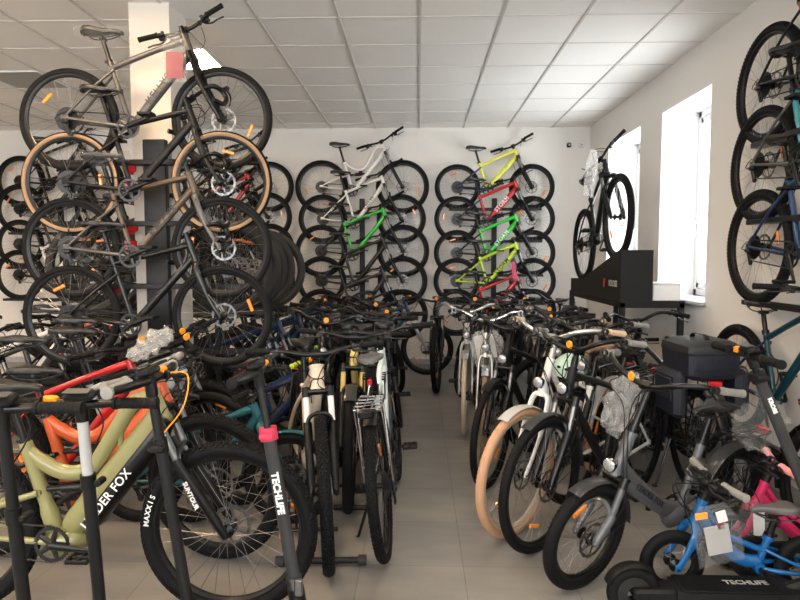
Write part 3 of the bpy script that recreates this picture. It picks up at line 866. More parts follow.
# right wall, 0.34 m thick, with two windows
WT = .44; wins = [(6.62, 7.72), (5.05, 6.06)]; ZS, ZT = 1.13, 2.88
rw = MB(); ys = [YF, wins[1][0], wins[1][1], wins[0][0], wins[0][1], YB]
for a, b in ((ys[0], ys[1]), (ys[2], ys[3]), (ys[4], ys[5])): rw.box((XR+WT/2, (a+b)/2, ZC/2), (WT, b-a, ZC))
for a, b in wins:
    rw.box((XR+WT/2, (a+b)/2, ZS/2), (WT, b-a, ZS)); rw.box((XR+WT/2, (a+b)/2, (ZC+ZT)/2), (WT, b-a, ZC-ZT))
struct('wall_right', rw, 'wall')
def glass_mat():
    m = bpy.data.materials.new('window_glass'); m.use_nodes = True; nt = m.node_tree; nt.nodes.clear()
    o = nt.nodes.new('ShaderNodeOutputMaterial'); t = nt.nodes.new('ShaderNodeBsdfTransparent'); g = nt.nodes.new('ShaderNodeBsdfGlossy'); g.inputs['Roughness'].default_value = .02
    t.inputs[0].default_value = (.96, .97, .97, 1)
    x = nt.nodes.new('ShaderNodeMixShader'); x.inputs[0].default_value = .06
    nt.links.new(t.outputs[0], x.inputs[1]); nt.links.new(g.outputs[0], x.inputs[2]); nt.links.new(x.outputs[0], o.inputs[0]); return m
M['glass'] = glass_mat()
for i, (a, b) in enumerate(wins):
    xg = XR+WT-.06; f = .07
    fr = MB()
    for y in (a+f/2, b-f/2): fr.bbox((xg, y, (ZS+ZT)/2), (.07, f, ZT-ZS), .01)
    for z in (ZS+f/2, ZT-f/2): fr.bbox((xg, (a+b)/2, z), (.07, b-a, f), .01)
    for y in (a+f*1.5, b-f*1.5): fr.bbox((xg-.015, y, (ZS+ZT)/2), (.06, .06, ZT-ZS-2*f), .008)
    for z in (ZS+f*1.5, ZT-f*1.5): fr.bbox((xg-.015, (a+b)/2, z), (.06, b-a-2*f, .06), .008)
    w = obj('window_%d' % (i+1), fr.mesh('window_frame'), 'pvc'); w['kind'] = 'structure'
    struct('glass', MB().box((xg, (a+b)/2, (ZS+ZT)/2), (.012, b-a-.2, ZT-ZS-.2)), 'glass', w)
    h = MB(); h.bbox((xg-.05, b-f*1.5, 1.80), (.012, .035, .08), .004); h.tube([(xg-.055, b-f*1.5, 1.83), (xg-.09, b-f*1.5, 1.83), (xg-.09, b-f*1.5, 1.69)], .011, 8)
    struct('window_handle', h, 'pvc', w, True)
    struct('window_sill', MB().bbox((XR+WT/2-.07, (a+b)/2, ZS-.01), (WT-.02, b-a+.04, .03), .006), 'sill', w)
# lining of the reveals
for i, (a, b) in enumerate(wins):
    rv = MB(); d = WT-.09
    rv.box((XR+d/2, a+.006, (ZS+ZT)/2), (d, .012, ZT-ZS)); rv.box((XR+d/2, b-.006, (ZS+ZT)/2), (d, .012, ZT-ZS)); rv.box((XR+d/2, (a+b)/2, ZT-.006), (d, b-a-.03, .012))
    struct('trim_%d' % (i+1), rv, 'reveal')
sw = MB()
for x in (fx0, (fx0*2+fx1)/3, (fx0+2*fx1)/3, fx1): sw.box((x, YF-.1, (fz0+fz1)/2), (.08, .1, fz1-fz0))
for z in (fz0, fz1): sw.box(((fx0+fx1)/2, YF-.1, z), (fx1-fx0, .1, .08))
w3 = struct('window_3', sw, 'pvc'); struct('glass', MB().box(((fx0+fx1)/2, YF-.1, (fz0+fz1)/2), (fx1-fx0, .012, fz1-fz0)), 'glass', w3)  # frame and glass of the added, unseen window
# pillar carrying the bike rack
PX0, PX1, PY0, PY1 = at(131, 100, 4.34).x, at(171, 100, 4.34).x, 4.34, 4.66
struct('pillar', MB().box(((PX0+PX1)/2, (PY0+PY1)/2, ZC/2), (PX1-PX0, PY1-PY0, ZC)), 'wall_c')
# skirting
bb = MB(); bb.box(((XR+XL)/2, YB-.006, .04), (W2, .012, .08)); struct('baseboard_back', bb, 'sill')
bb = MB(); bb.box((XR-.006, (YB+YF)/2, .04), (.012, YB-YF-.03, .08)); struct('baseboard_right', bb, 'sill')
# ceiling grid: 0.6 m tiles, wide bars along the room, fine joints across
gx0 = at(419.6, 80, 1).x; gx0 = at(419.8, 60, 5.6).x
yk0 = 5.24
gm = MB()
for k in range(-12, 5):
    x = gx0+.6*k
    if XL < x < XR: gm.box((x, (YB+YF)/2, ZC-.004), (.018, YB-YF, .008))
for k in range(-14, 6):
    y = yk0+.596*k
    if YF < y < YB: gm.box(((XR+XL)/2, y, ZC-.002), (W2, .009, .005))
g = struct('ceiling_grid', gm, 'grid')
# lamps: flush light panels in the grid
M['lamp'] = emit_mat('light_panel', (1.0, 0.70, 0.42), 42)
M['lamp2'] = emit_mat('light_panel_neutral', (1.0, 0.84, 0.66), 15)
def panel(kx, ky, mk, label, group=None, on=True):
    x = gx0+.6*(kx+.5); y = yk0+.596*(ky+.5)
    e = empty('ceiling_light', Matrix.Translation((x, y, ZC)))
    tag(e, label, 'ceiling light', group)
    f = MB()
    for s in (-1, 1): f.box((s*.283, 0, -.008), (.018, .575, .014)); f.box((0, s*.283, -.008), (.55, .018, .014))
    obj('light_frame', f.mesh('light_frame', smooth=False), 'pvc', e)
    obj('diffuser', MB().box((0, 0, -.008), (.548, .548, .008)).mesh('diffuser', smooth=False), mk, e)
    return e
panel(-4, 0, 'lamp', 'lit square ceiling panel glowing beside the pillar')
panel(-7, 1, 'panel_off', 'unlit grey square ceiling panel left of the pillar, above the topmost bike')
OUT = 'added ceiling panels nearer the shop front, out of view'  # unseen panels put in to light the room
for kx, ky in ((-4, -4), (-4, -8), (-9, -1), (-9, -5), (0, -4), (0, -8), (-9, -10), (2, -6)):
    panel(kx, ky, 'lamp' if kx < -2 else 'lamp2', 'unseen ceiling panel added overhead near the shop front for its light', OUT)
# daylight
w = bpy.data.worlds.new('daylight'); scene.world = w; w.use_nodes = True
bg = w.node_tree.nodes['Background']; bg.inputs[0].default_value = (0.96, 0.98, 1.0, 1); bg.inputs[1].default_value = 9.8
for (a, b) in wins:
    l = bpy.data.lights.new('window_daylight', 'AREA'); l.shape = 'RECTANGLE'; l.size = ZT-ZS; l.size_y = b-a; l.energy = 1
    l.cycles.is_portal = True
    o = bpy.data.objects.new('window_daylight', l); COL.objects.link(o); o.location = (XR+WT+.02, (a+b)/2, (ZS+ZT)/2); o.rotation_euler = (0, R_(90), 0)
l = bpy.data.lights.new('added_window_daylight', 'AREA'); l.shape = 'RECTANGLE'; l.size = fx1-fx0; l.size_y = fz1-fz0; l.cycles.is_portal = True  # portal for the window added behind the camera
o = bpy.data.objects.new('added_window_daylight', l); COL.objects.link(o); o.location = ((fx0+fx1)/2, YF-.25, (fz0+fz1)/2); o.rotation_euler = (R_(90), 0, 0)
vs = scene.view_settings; vs.view_transform = 'Standard'; vs.look = 'None'; vs.gamma = 1; vs.use_curve_mapping = False; vs.exposure = 0.42
scene.cycles.use_denoising = True
scene.cycles.max_bounces = 8; scene.cycles.transparent_max_bounces = 16
scene.cycles.sample_clamp_indirect = 6.0
# ---------------------------------------------------------------- bicycle types
MTB = dict(kind='hardtail', R=.365, tw=.057, wb=1.10)
MTB_K = dict(kind='hardtail', R=.365, tw=.057, wb=1.10, text='KELLYS', textsize=.06)
ENDURO = dict(kind='fullsus', R=.37, tw=.062, wb=1.17, cs=.45, ha=66, st=.40, axle_crown=.52, battery=True, tubes=1.1)
KID24 = dict(kind='hardtail', R=.305, tw=.05, wb=1.0, cs=.40, st=.36, axle_crown=.44, sp=.16, barw=.60, ht=.10, drop=.03, text='STORM', textsize=.075, ring=.08, tubes=1.15)
HYB = dict(kind='hardtail', R=.335, tw=.042, wb=1.02, cs=.42, st=.44, sp=.20, axle_crown=.44, tread='street', barw=.60, ha=70, ht=.13, text='KELLYS', textsize=.07, tubes=1.05)
GRAVEL = dict(kind='gravel', bars='drop', fork='rigid', R=.335, tw=.040, wb=1.01, axle_crown=.39, cs=.42, ht=.13, st=.45, sp=.18, ha=71, tread='street')
TREK = dict(kind='hardtail', R=.35, tw=.040, wb=1.10, cs=.45, st=.48, sp=.16, axle_crown=.45, tread='street', bars='city', barw=.58, fender=True, rack=True, light=True, kick=True, ha=70, ht=.15, bars_up=.04)
STEP = dict(kind='step', R=.35, tw=.045, wb=1.12, cs=.46, st=.42, axle_crown=.45, ht=.18, tread='street', bars='city', barw=.64, fender=True, rack=True, light=True, kick=True, guard=True, bars_up=.06, fork='rigid')
ESTEP = dict(kind='step', R=.35, tw=.050, wb=1.14, cs=.46, st=.42, axle_crown=.45, ht=.17, tread='street', bars='city', barw=.64, fender=True, rack=True, light=True, kick=True, bars_up=.09, battery=True, tubes=1.15)
EHARD = dict(kind='ehard', R=.365, tw=.060, wb=1.14, cs=.46, st=.44, axle_crown=.50, text=None)
JUNIOR = dict(kind='hardtail', R=.26, tw=.046, wb=.86, cs=.35, st=.30, axle_crown=.36, sp=.15, barw=.54, ht=.09, drop=.02, ring=.06, rear_big=.05, fork='rigid', tubes=1.05)
TOT = dict(kind='step', R=.150, tw=.045, wb=.58, cs=.22, st=.14, axle_crown=.205, sp=.07, barw=.40, ht=.09, drop=-.0, ring=.045, rear_big=.03, fork='rigid', tread='slick', saddleW=.12, saddleL=.20, stem=.01, bars_up=.02, ha=70, disc=False, refl=False, spokes=16, guard=True, tubes=.85)
def V2(d, **k): r = dict(d); r.update(k); return r
def hd(h): return V(math.cos(R_(h)), math.sin(R_(h)), 0)
def front_at(x, y, h, S): return V(x, y, 0)-hd(h)*(S['wb']/2)
def rear_at(x, y, h, S): return V(x, y, 0)+hd(h)*(S['wb']/2)

# ---------------------------------------------------------------- racks
def pole_rack(name, label, cat, x0, x1, y, trays, post_x, z_top, group=None, post_w=.16, depth=.05, red=(), pegs=(), y_tray=None, zb=0.0):
    e = empty(name, Matrix.Translation((post_x, y, 0))); tag(e, label, cat, group)
    p = MB(); p.bbox((0, 0, (z_top+zb)/2), (post_w, depth, z_top-zb), .006)
    if zb == 0: p.bbox((0, 0, .01), (post_w+.12, depth+.10, .02), .006)
    obj('post', p.mesh('post'), 'rack_black', e)
    for z, yt in trays:
        t = MB(); yy = yt-y; c = (x0+x1)/2-post_x; L = x1-x0
        t.bbox((c, yy, z-.006), (L, .075, .006), .002)
        for s in (-1, 1): t.bbox((c, yy+s*.036, z+.008), (L, .005, .034), .002)
        if abs(yy) > .07: t.bbox((0, yy/2, z-.018), (.05, abs(yy), .025), .004)
        obj('wheel_tray', t.mesh('wheel_tray'), 'rack_black', e)
    for (x, y2, z) in pegs:
        g = MB(); g.tube(spline([(x-post_x, 4.20-y, z+.05), (x-post_x, 4.185-y, z-.008), (x-post_x, y2-y+.03, z-.010), (x-post_x, y2-y-.035, z-.006), (x-post_x, y2-y-.042, z+.03)], 4), .006, 8)
        obj('wheel_hook', g.mesh('wheel_hook'), 'rack_black', e)
    for (x, z) in red:
        r = MB(); r.bbox((x-post_x, -.045, z), (.085, .03, .055), .01); r.bbox((x-post_x, -.06, z-.035), (.06, .03, .02), .006)
        obj('hook', r.mesh('hook'), 'red', e)
    return e

# ---------------------------------------------------------------- left rack on the pillar
YL = 4.08
def on_wall(px_r, px_f, py, Y): 
    a, b = at(px_r, py, Y), at(px_f, py, Y); return (a.x+b.x)/2, (a.z+b.z)/2
LR = 'bicycles stacked on the pillar rack'
lx = (at(73, 183, YL).x+at(222, 183, YL).x)/2
zs = [at(150, y, YL).z for y in (119.5, 183, 248, 315)]
HYB.update(sp=.15)
b1 = bike('hybrid_bike', 'topmost grey bicycle on the pillar rack with film-wrapped saddle and flat handlebar', LR, (lx, YL, zs[0]-.335), 0, V2(HYB, cover=True, tag=True), dict(main='grey', rear='grey', lowers='black_part', stanchion='black_part', text='text_black'), bar=88)
b2 = bike('gravel_bike', 'black drop-bar bicycle with tan-walled tyres, second from the top of the pillar rack', LR, (lx, YL-.02, zs[1]-.335), 0, V2(GRAVEL, tan=True), dict(main='matte_black'), bar=58)
b3 = bike('gravel_bike', 'grey drop-bar bicycle with dark lettering, third from the top of the pillar rack', LR, (lx, YL-.04, zs[2]-.335), 0, V2(GRAVEL, text='KELLYS', textsize=.075, tag=True, cover=True), dict(main='bronze', rear='grey', fork='grey', text='text_black'), bar=58)
b4 = bike('gravel_bike', 'glossy black drop-bar bicycle, lowest of the four on the pillar rack', LR, (lx, YL-.06, zs[3]-.335), 0, V2(GRAVEL, tag=.02, saddleW=.14), dict(main='black'), bar=62)
px_ = at(156, 200, 4.24).x
pole_rack('display_rack', 'black steel rack with wheel trays standing against the pillar', 'bike rack', lx-.78, lx+.72, 4.25, [(z-.335+.065, 4.205) for i, z in enumerate(zs)], px_, zs[0]-.1,
          pegs=[(lx+s*.508, YL-.02*i, z-.335) for i, z in enumerate(zs) for s in (-1, 1)],
          red=[(px_-.16, zs[0]-.30), (px_-.17, zs[0]-.42), (px_-.16, zs[1]-.29), (px_-.17, zs[1]-.40), (px_-.30, zs[2]-.28)])
# upper tier behind the pillar
UT = 'dark bicycles on the upper tier behind the pillar'
names_ut = ['first', 'second', 'third', 'fourth', 'fifth']
ut = [(4.86, 1.42, 'matte_black'), (5.06, 1.42, 'charcoal'), (5.26, 1.41, 'black'), (5.46, 1.40, 'matte_black'), (5.70, 1.38, 'black')]
for i, (y, z, c) in enumerate(ut):
    xr = at((272, 281, 287, 295, 305)[i], 262, y).x
    bike('mountain_bike', 'dark mountain bike on the upper tier, %s behind the pillar rack' % names_ut[i], UT, (xr-.365-.55, y, z-.365), 0, V2(MTB, sp=.12), dict(main=c, tyre='rubber_grey'), bar=80)  # paler rubber paints the grey highlights on these tyres
tr = empty('tier_rack', Matrix.Translation((-2.1, 5.3, 0))); tag(tr, 'black steel two-tier rack behind the pillar carrying the row of dark bicycles', 'bike rack')
for x in (-.58, .52):
    for y in (-.52, .50):
        obj('post', MB().bbox((x, y, .50), (.04, .04, 1.0), .005).mesh('post'), 'rack_black', tr)
for x in (-.58, .52): obj('cross_bar', MB().bbox((x, .0, .985), (.04, 1.06, .03), .005).mesh('cross_bar'), 'rack_black', tr)
for i, (y, z, c) in enumerate(ut):
    t = MB(); t.bbox((0.02, y-5.3, z-.374), (1.75, .075, .006), .002)
    for s in (-1, 1): t.bbox((0.02, y-5.3+s*.036, z-.36), (1.75, .005, .03), .002)
    obj('wheel_tray', t.mesh('wheel_tray'), 'rack_black', tr)

# ---------------------------------------------------------------- back wall stacks (rear px, front px, py of the hubs)
lev = ['topmost', 'second', 'third', 'fourth', 'lowest']
def stack(tagname, specs, xc, group, where):
    trays = []
    for i, (py, S, C, lab, kw) in enumerate(specs):
        y = 8.42-.085*i; z = at(420, py, y).z
        z = CAM.z+(z-CAM.z)
        c = at(xc, py, y)
        bike('mountain_bike' if S['R'] > .32 else 'youth_bike', lab, group, (c.x, y, c.z-S['R']), 0, S, C, **dict(dict(bar=78), **kw))
        trays.append((c.z-S['R'], y))
    x = at(xc, 200, 8.5).x
    pole_rack('wall_rack', 'narrow black wall rack with trays behind the %s' % where, 'bike rack', x-.62, x+.62, 8.51, trays, x, 2.3, 'wall racks on the back wall', post_w=.07, depth=.04, zb=.35)
ST = V2(MTB, R=.36)
stack('a', [(187, V2(ST, kind='fullsus', tubes=.72, st=.40, sp=.20, cs=.43), dict(main='white', rear='white', text='text_black'), 'white full-suspension mountain bike, topmost of the middle stack on the back wall', {}),
            (219, V2(MTB, R=.33, wb=1.06, text='KELLYS', textsize=.06), dict(main='white', rear='white', text='text_black'), 'white hardtail bicycle with dark lettering under the topmost one of the middle wall stack', {}),
            (251, V2(MTB, R=.35), dict(main='green', rear='black'), 'green and black mountain bike, third down the middle wall stack', {}),
            (281, V2(MTB, R=.33, wb=1.08), dict(main='black', rear='black'), 'black mountain bike under the green and black one on the back wall', {}),
            (314, V2(MTB, R=.33, wb=1.08), dict(main='charcoal'), 'charcoal mountain bike at the bottom of the middle wall stack', {})], 362, 'middle stack on the back wall', 'middle stack of mountain bikes')
stack('b', [(187, V2(KID24, tag=True), dict(main='yellow_lime', rear='navy', text='yellow_lime'), 'topmost bicycle of the stack nearest the windows, yellow front and navy rear', {}),
            (219, KID24, dict(main='red', rear='black'), 'red and black youth bike with white lettering, second down by the windows', {}),
            (253, V2(KID24, tag=True), dict(main='green', rear='black'), 'green and black youth bike with white lettering below the red one', {}),
            (281, V2(KID24, tag=True), dict(main='lime', rear='lime', text='text_black'), 'all lime green youth bike with black lettering on the back wall', {}),
            (312, V2(KID24, text=None), dict(main='red', rear='black'), 'red and black youth bike at the bottom of the stack by the windows', {})], 494.5, 'stack on the back wall by the windows', 'stack of youth bikes')
stack('c', [(187, V2(MTB, R=.34), dict(main='charcoal'), 'charcoal bicycle whose front wheel shows right of the pillar rack, topmost of its stack', {}),
            (217, V2(MTB, R=.33, wb=1.06), dict(main='red', rear='black'), 'red bicycle on the back wall seen through the wheels of the pillar rack', {}),
            (249, V2(MTB, R=.34), dict(main='black'), 'black bicycle third down on the back wall behind the pillar rack', {}),
            (281, V2(MTB, R=.34), dict(main='navy'), 'navy bicycle low on the back wall behind the upper tier', {})], 229, 'stack on the back wall behind the pillar rack', 'stack hidden by the pillar')
stack('d', [(181, V2(MTB, R=.345, sp=.15), dict(main='matte_black'), 'topmost black bicycle of the stack at the dark end of the back wall', {}),
            (209, V2(MTB, R=.34), dict(main='black'), 'black bicycle second down at the dark end of the back wall', {}),
            (244, V2(MTB, R=.33), dict(main='charcoal'), 'charcoal bicycle third down at the dark end of the back wall', {}),
            (275, V2(MTB, R=.34), dict(main='white', rear='black'), 'white and black bicycle low at the dark end of the back wall', {})], 60, 'stack at the dark end of the back wall', 'stack at the dark end')

# ---------------------------------------------------------------- bicycles hung along the right wall
RW = 'mountain bikes stacked along the window wall'
xw = 2.20
rw_specs = [(770, 85, 4.02, 'copper', 'copper mountain bike, topmost of the stack on the window wall', MTB),
            (768, 165, 4.04, 'turquoise', 'turquoise mountain bike in the middle of the stack on the window wall', MTB),
            (772, 247, 4.03, 'blue', 'dark blue mountain bike hanging above the tray on the window wall', MTB),
            (742, 378, 4.20, 'dark_teal', 'dark teal mountain bike below the hanging ones, its rear wheel against the window wall', V2(MTB, tag=True, st=.42))]
trs = []
for i, (px, py, y, c, lab, S) in enumerate(rw_specs):
    z = at(px, py, y).z
    xx = xw-.01*i
    bike('mountain_bike', lab, RW, (xx, y-.55, z-.365), -90, V2(S, refl=True, sp=(.12 if i == 3 else .22), crank=-60), dict(main=c, rear=('navy' if c in ('blue', 'dark_teal') else 'black' if c == 'copper' else 'grey')), bar=-78 if i < 3 else 0, steer=0)
    trs.append((z-.365, xx, y))
wr = empty('wall_rack', Matrix.Translation((2.375, 3.5, 0))); tag(wr, 'grey wall rack with wheel trays on the window wall holding the stacked mountain bikes', 'bike rack')
obj('post', MB().bbox((0, 0, 1.6), (.04, .08, 2.6), .006).mesh('post'), 'dark_metal', wr)
for z, x, y in trs:
    t = MB(); xx = x-2.375
    t.bbox((xx, -.25, z-.008), (.09, 1.75, .008), .002)
    for s in (-1, 1): t.bbox((xx+s*.043, -.25, z+.006), (.005, 1.75, .03), .002)
    t.bbox((xx/2, 0, z-.022), (abs(xx), .05, .025), .004)
    obj('wheel_tray', t.mesh('wheel_tray'), 'dark_metal', wr)

# ---------------------------------------------------------------- display ramp, table, bike on it
Yn, Yf = 5.0, 6.68; X0, X1 = at(621, 275, Yn).x, at(653, 275, Yn).x; X2 = at(685, 300, Yn).x
zt = at(650, 301, Yn).z; ztop = at(640, 250, Yn).z; zlow = zt+.13
t = empty('display_table', Matrix.Translation(((X0+X2)/2, (Yn+Yf)/2, 0))); tag(t, 'black steel frame table by the windows carrying the black ramp', 'table')
hx, hy = (X2-X0)/2, (Yf-Yn)/2
for x in (-hx+.022, hx-.022):
    for y in (-hy+.022, hy-.022): obj('leg', MB().bbox((x, y, (zt-.04)/2), (.044, .044, zt-.04), .004).mesh('leg'), 'rack_black', t)
tf = MB()
for x in (-hx+.022, hx-.022): tf.bbox((x, 0, zt-.035), (.044, 2*hy, .044), .004)
for y in (-hy+.022, hy-.022): tf.bbox((0, y, zt-.035), (2*hx, .044, .044), .004)
tf.box((0, 0, zt-.0075), (2*hx, 2*hy, .015))
obj('table_top', tf.mesh('table_top'), 'rack_black', t)
rp = empty('display_ramp', Matrix.Translation(((X0+X1)/2, Yn, zt))); tag(rp, 'black wedge-shaped display ramp with lettering standing on the steel table', 'display ramp')
prof = [(0, 0), (0, ztop-zt), (.06, ztop-zt), (1.14, zlow-zt+.015), (1.62, zlow-zt), (1.62, 0)]
rb = MB(); rb.extrude(prof, -(X1-X0)/2, (X1-X0)/2)
rbm = MB(); rbm.add([(v.y, v.x, v.z) for v in rb.v], rb.f)
obj('body', rbm.mesh('body', smooth=False), 'stand_black', rp)
tx = text_mesh('KROSS', .075, .0008, .0012)
obj('lettering', tx, 'text_grey', rp, Matrix.Translation((-(X1-X0)/2-.002, .20, .13)) @ Matrix.Rotation(R_(-90), 4, 'Z'))
lg = MB(); lg.bbox((-.003, 0, 0), (.004, .028, .075), .001, Matrix.Rotation(R_(15), 3, 'X'))
obj('emblem', lg.mesh('emblem'), 'text_red', rp, Matrix.Translation((-(X1-X0)/2, .44, .13)))
bx = empty('storage_box', Matrix.Translation((X1+.13, 5.16, zt))); tag(bx, 'white box standing on the steel table beside the black ramp', 'box')
obj('body', MB().bbox((0, 0, .065), (.22, .24, .13), .004).mesh('body'), 'pvc', bx); obj('lid', MB().bbox((0, 0, .138), (.226, .246, .014), .003).mesh('lid'), 'pvc', bx)
zf_, zr_ = CAM.z+.0+.01, zlow
fy, ry = 5.34, 6.40
PODB = V2(MTB, R=.37, wb=1.09, text='KROSS', tag=False)
bike('electric_mountain_bike', 'black mountain bike raised on the black display ramp in front of the window', None, ((X0+X1)/2-.035, (fy+ry)/2, (1.485+1.262)/2), -90, V2(PODB, kind='ehard', text=None), dict(main='black', rear='black', fork='black'), pitch=11.6, bar=-72, steer=0)

# ---------------------------------------------------------------- row A: left side, facing right
A_ = 'bicycles parked side-on at the pillar side of the shop'
def rowA(px, y, S, C, lab, nm='mountain_bike', h=0, dx=None, **kw):
    x = at(px, 480, y).x if dx is None else dx
    return bike(nm, lab, A_, front_at(x, y, h, S), h, S, C, **kw)
LFX = V2(ENDURO, st=.43, text='LEADER FOX', textsize=.052, wtext=('MAXXIS', 165), display=True, crank=-4, tag=.0)
rowA(228, 2.47, LFX, dict(main='olive', grip='grey_grip'), 'olive full-suspension electric mountain bike with long black lettered battery, behind the scooters', 'electric_mountain_bike', steer=0)
rowA(214, 2.93, V2(ENDURO, tag=.05, crank=30, axle_crown=.47, ht=.10), dict(main='orange', rear='black', lowers='black_part'), 'orange full-suspension electric bike just behind the olive one', 'electric_mountain_bike', lean=3, steer=-15)
rowA(178, 3.34, V2(MTB, sp=.24, tag=.05, text=None, cover=False), dict(main='red', rear='red'), 'bright red hardtail bicycle behind the orange electric bike', lean=2, steer=-24)
rowA(226, 3.58, V2(MTB, sp=.27, tag=.05, tread='street', tw=.05), dict(main='light_grey', rear='black', grip='grip'), 'light grey mountain bike behind the red hardtail', lean=-2, steer=-28)
rowA(216, 3.80, V2(MTB, sp=.30, tag=.04), dict(main='black'), 'black mountain bike with raised saddle below the lowest bike of the pillar rack', lean=2, steer=-20)
rowA(256, 3.36, V2(JUNIOR, fender=True), dict(main='teal', rear='teal', fender='teal', fork='teal'), 'small teal junior bike with teal mudguards squeezed behind the orange electric bike', 'junior_bike', lean=0, dx=-.72)
rowA(0, 4.30, V2(JUNIOR, tag=True), dict(main='navy', grip='lime'), 'navy junior bike with lime green grips below the upper tier', 'junior_bike', dx=-.62)
rowA(0, 4.62, V2(JUNIOR), dict(main='blue', grip='lime'), 'blue junior bike with lime green grips, behind the navy one', 'junior_bike', dx=-.60)
back = [(4.98, 'navy', 'STORM', 'text_red', 'navy bicycle with red lettering below the upper tier'), (5.32, 'blue', None, None, 'mid-blue bicycle parked behind the navy red-lettered one'), (5.62, 'navy', 'KELLYS', 'orange', 'navy bicycle with orange lettering below the upper tier'),
        (5.95, 'blue', 'STORM', 'text_white', 'blue bicycle with white lettering beyond the upper tier'), (6.28, 'black', None, None, 'black bicycle beside the blue white-lettered one, beyond the upper tier'), (6.62, 'navy', None, None, 'plain navy bicycle beyond the upper tier, far from the olive bike'),
        (6.98, 'teal', None, None, 'teal bicycle parked side-on close to the back wall')]
for i, (y, c, t_, tc_, lab) in enumerate(back):
    rowA(0, y, V2(MTB, text=t_, tag=True if i % 2 else False, textsize=.08), dict(main=c, rear='black', text=tc_ or 'text_white'), lab, dx=-1.02+.05*(i % 3)+.02*i, h=(-14, -10, -16, -12, -8, -12, -10)[i], lean=(2, -2, 3, 0, -3, 2, 0)[i])
far = [(3.98, -2.62, 'black', 'black bicycle with its saddle towards the shop end of the dark side'), (4.5, -2.45, 'charcoal', 'charcoal bicycle left of the pillar'), (4.95, -2.70, 'white', 'white and black bicycle standing on the floor left of the pillar'), (5.45, -2.55, 'black', 'black bicycle behind the white one left of the pillar'),
       (5.95, -2.75, 'red', 'red and black bicycle on the floor left of the pillar'), (6.5, -2.70, 'matte_black', 'matte black bicycle behind the red one left of the pillar'), (7.1, -2.9, 'charcoal', 'charcoal bicycle on the floor at the dark end of the back wall')]
for i, (y, x, c, lab) in enumerate(far):
    rowA(0, y, V2(MTB, sp=.22), dict(main=c, rear='black'), lab, dx=x, h=(0, -6, 4, 0, 6, -5, 0)[i], lean=(3, -2, 2, -3, 1, 2, 0)[i])

# ---------------------------------------------------------------- row B: the middle block
B_ = 'bicycles of the middle block beside the aisle'
def rowB(x, y, h, S, C, lab, nm='mountain_bike', **kw): return bike(nm, lab, B_, (x, y, 0), h, S, C, **kw)
EB = V2(EHARD, tubes=1.5, R=.37, tw=.060)
p = front_at(-.445, 2.87, -73, EB)
rowB(p.x, p.y, -73, EB, dict(main='cream_white', rear='cream_white', stanchion='white'), 'cream white electric bike facing the shop front with knobbly front tyre', 'electric_mountain_bike', steer=-7)
p = front_at(-.405, 3.56, -90, V2(MTB))
rowB(p.x, p.y, -90, V2(MTB, fender=True, tread='street'), dict(main='gold', rear='black', fork='gold', stanchion='gold', fender='charcoal'), 'bicycle with golden fork and grey mudguard beside the cream white electric bike', steer=4)
p = rear_at(-.285, 3.80, 92, TREK)
rowB(p.x, p.y, 92, V2(TREK, bars='flat'), dict(main='black', fender='black_part'), 'black trekking bike showing two red rear lamps between the golden and ice blue bikes', 'trekking_bike', lean=-1)
TB = V2(TREK, rf=112, R=.36, tw=.052, tread='knob', bars='flat', barw=.68, kind='hardtail', saddle_rot=0)
p = rear_at(-.155, 3.0, 89, TB)
rowB(p.x, p.y, 89, TB, dict(red_lens='black_part', main='ice', rear='black', fender='black_part', rackm='chrome', saddle='saddle_grey'), 'ice blue bicycle turned away with wire carrier over its knobbly rear tyre', 'trekking_bike', lean=6)
mid = [(-.74, 4.75, -88, 'black', TREK, 'black trekking bike behind the cream white electric bike'), (-.56, 4.90, 90, 'grey', MTB, 'grey mountain bike two rows behind the cream white electric bike'), (-.38, 5.05, -90, 'light_grey', TREK, 'light grey trekking bike in the second rank of the middle block'),
       (-.22, 4.95, 92, 'matte_black', MTB, 'matte black mountain bike with dark rear tyre along the aisle, second rank'), (-.85, 5.95, -86, 'charcoal', MTB, 'charcoal mountain bike in the third rank of the middle block'), (-.66, 6.10, 88, 'teal', MTB, 'teal mountain bike in the third rank of the middle block'),
       (-.47, 6.25, -90, 'white', TREK, 'white trekking bike in the third rank of the middle block'), (-.28, 6.15, 90, 'black', MTB, 'black mountain bike along the aisle, third rank of the middle block'), (-.80, 7.15, -90, 'black', TREK, 'black trekking bike at the far end of the middle block'), (-.52, 7.2, 90, 'silver', MTB, 'silver mountain bike at the far end of the middle block')]
for i, (x, y, h, c, S, lab) in enumerate(mid):
    rowB(x, y, h, V2(S, tag=(i % 3 == 0), sp=.2), dict(main=c, rear='black' if i % 2 else c, fender='black_part'), lab, 'trekking_bike' if S is TREK else 'mountain_bike', lean=(2, -2, 1, 3, -2, 0, 2, 1, 0, 2)[i], steer=(16, -30, 22, -8, 28, -26, 14, 24, -20, 25)[i])
S = V2(MTB, R=.335, wb=1.06, tag=True)
fx = at(427, 346, 7.78)
bike('mountain_bike', 'dark blue bicycle on the floor side-on under the middle wall stack', None, (fx.x-.53, 7.78, 0), 0, S, dict(main='blue', rear='navy', lowers='silver', stanchion='silver'))

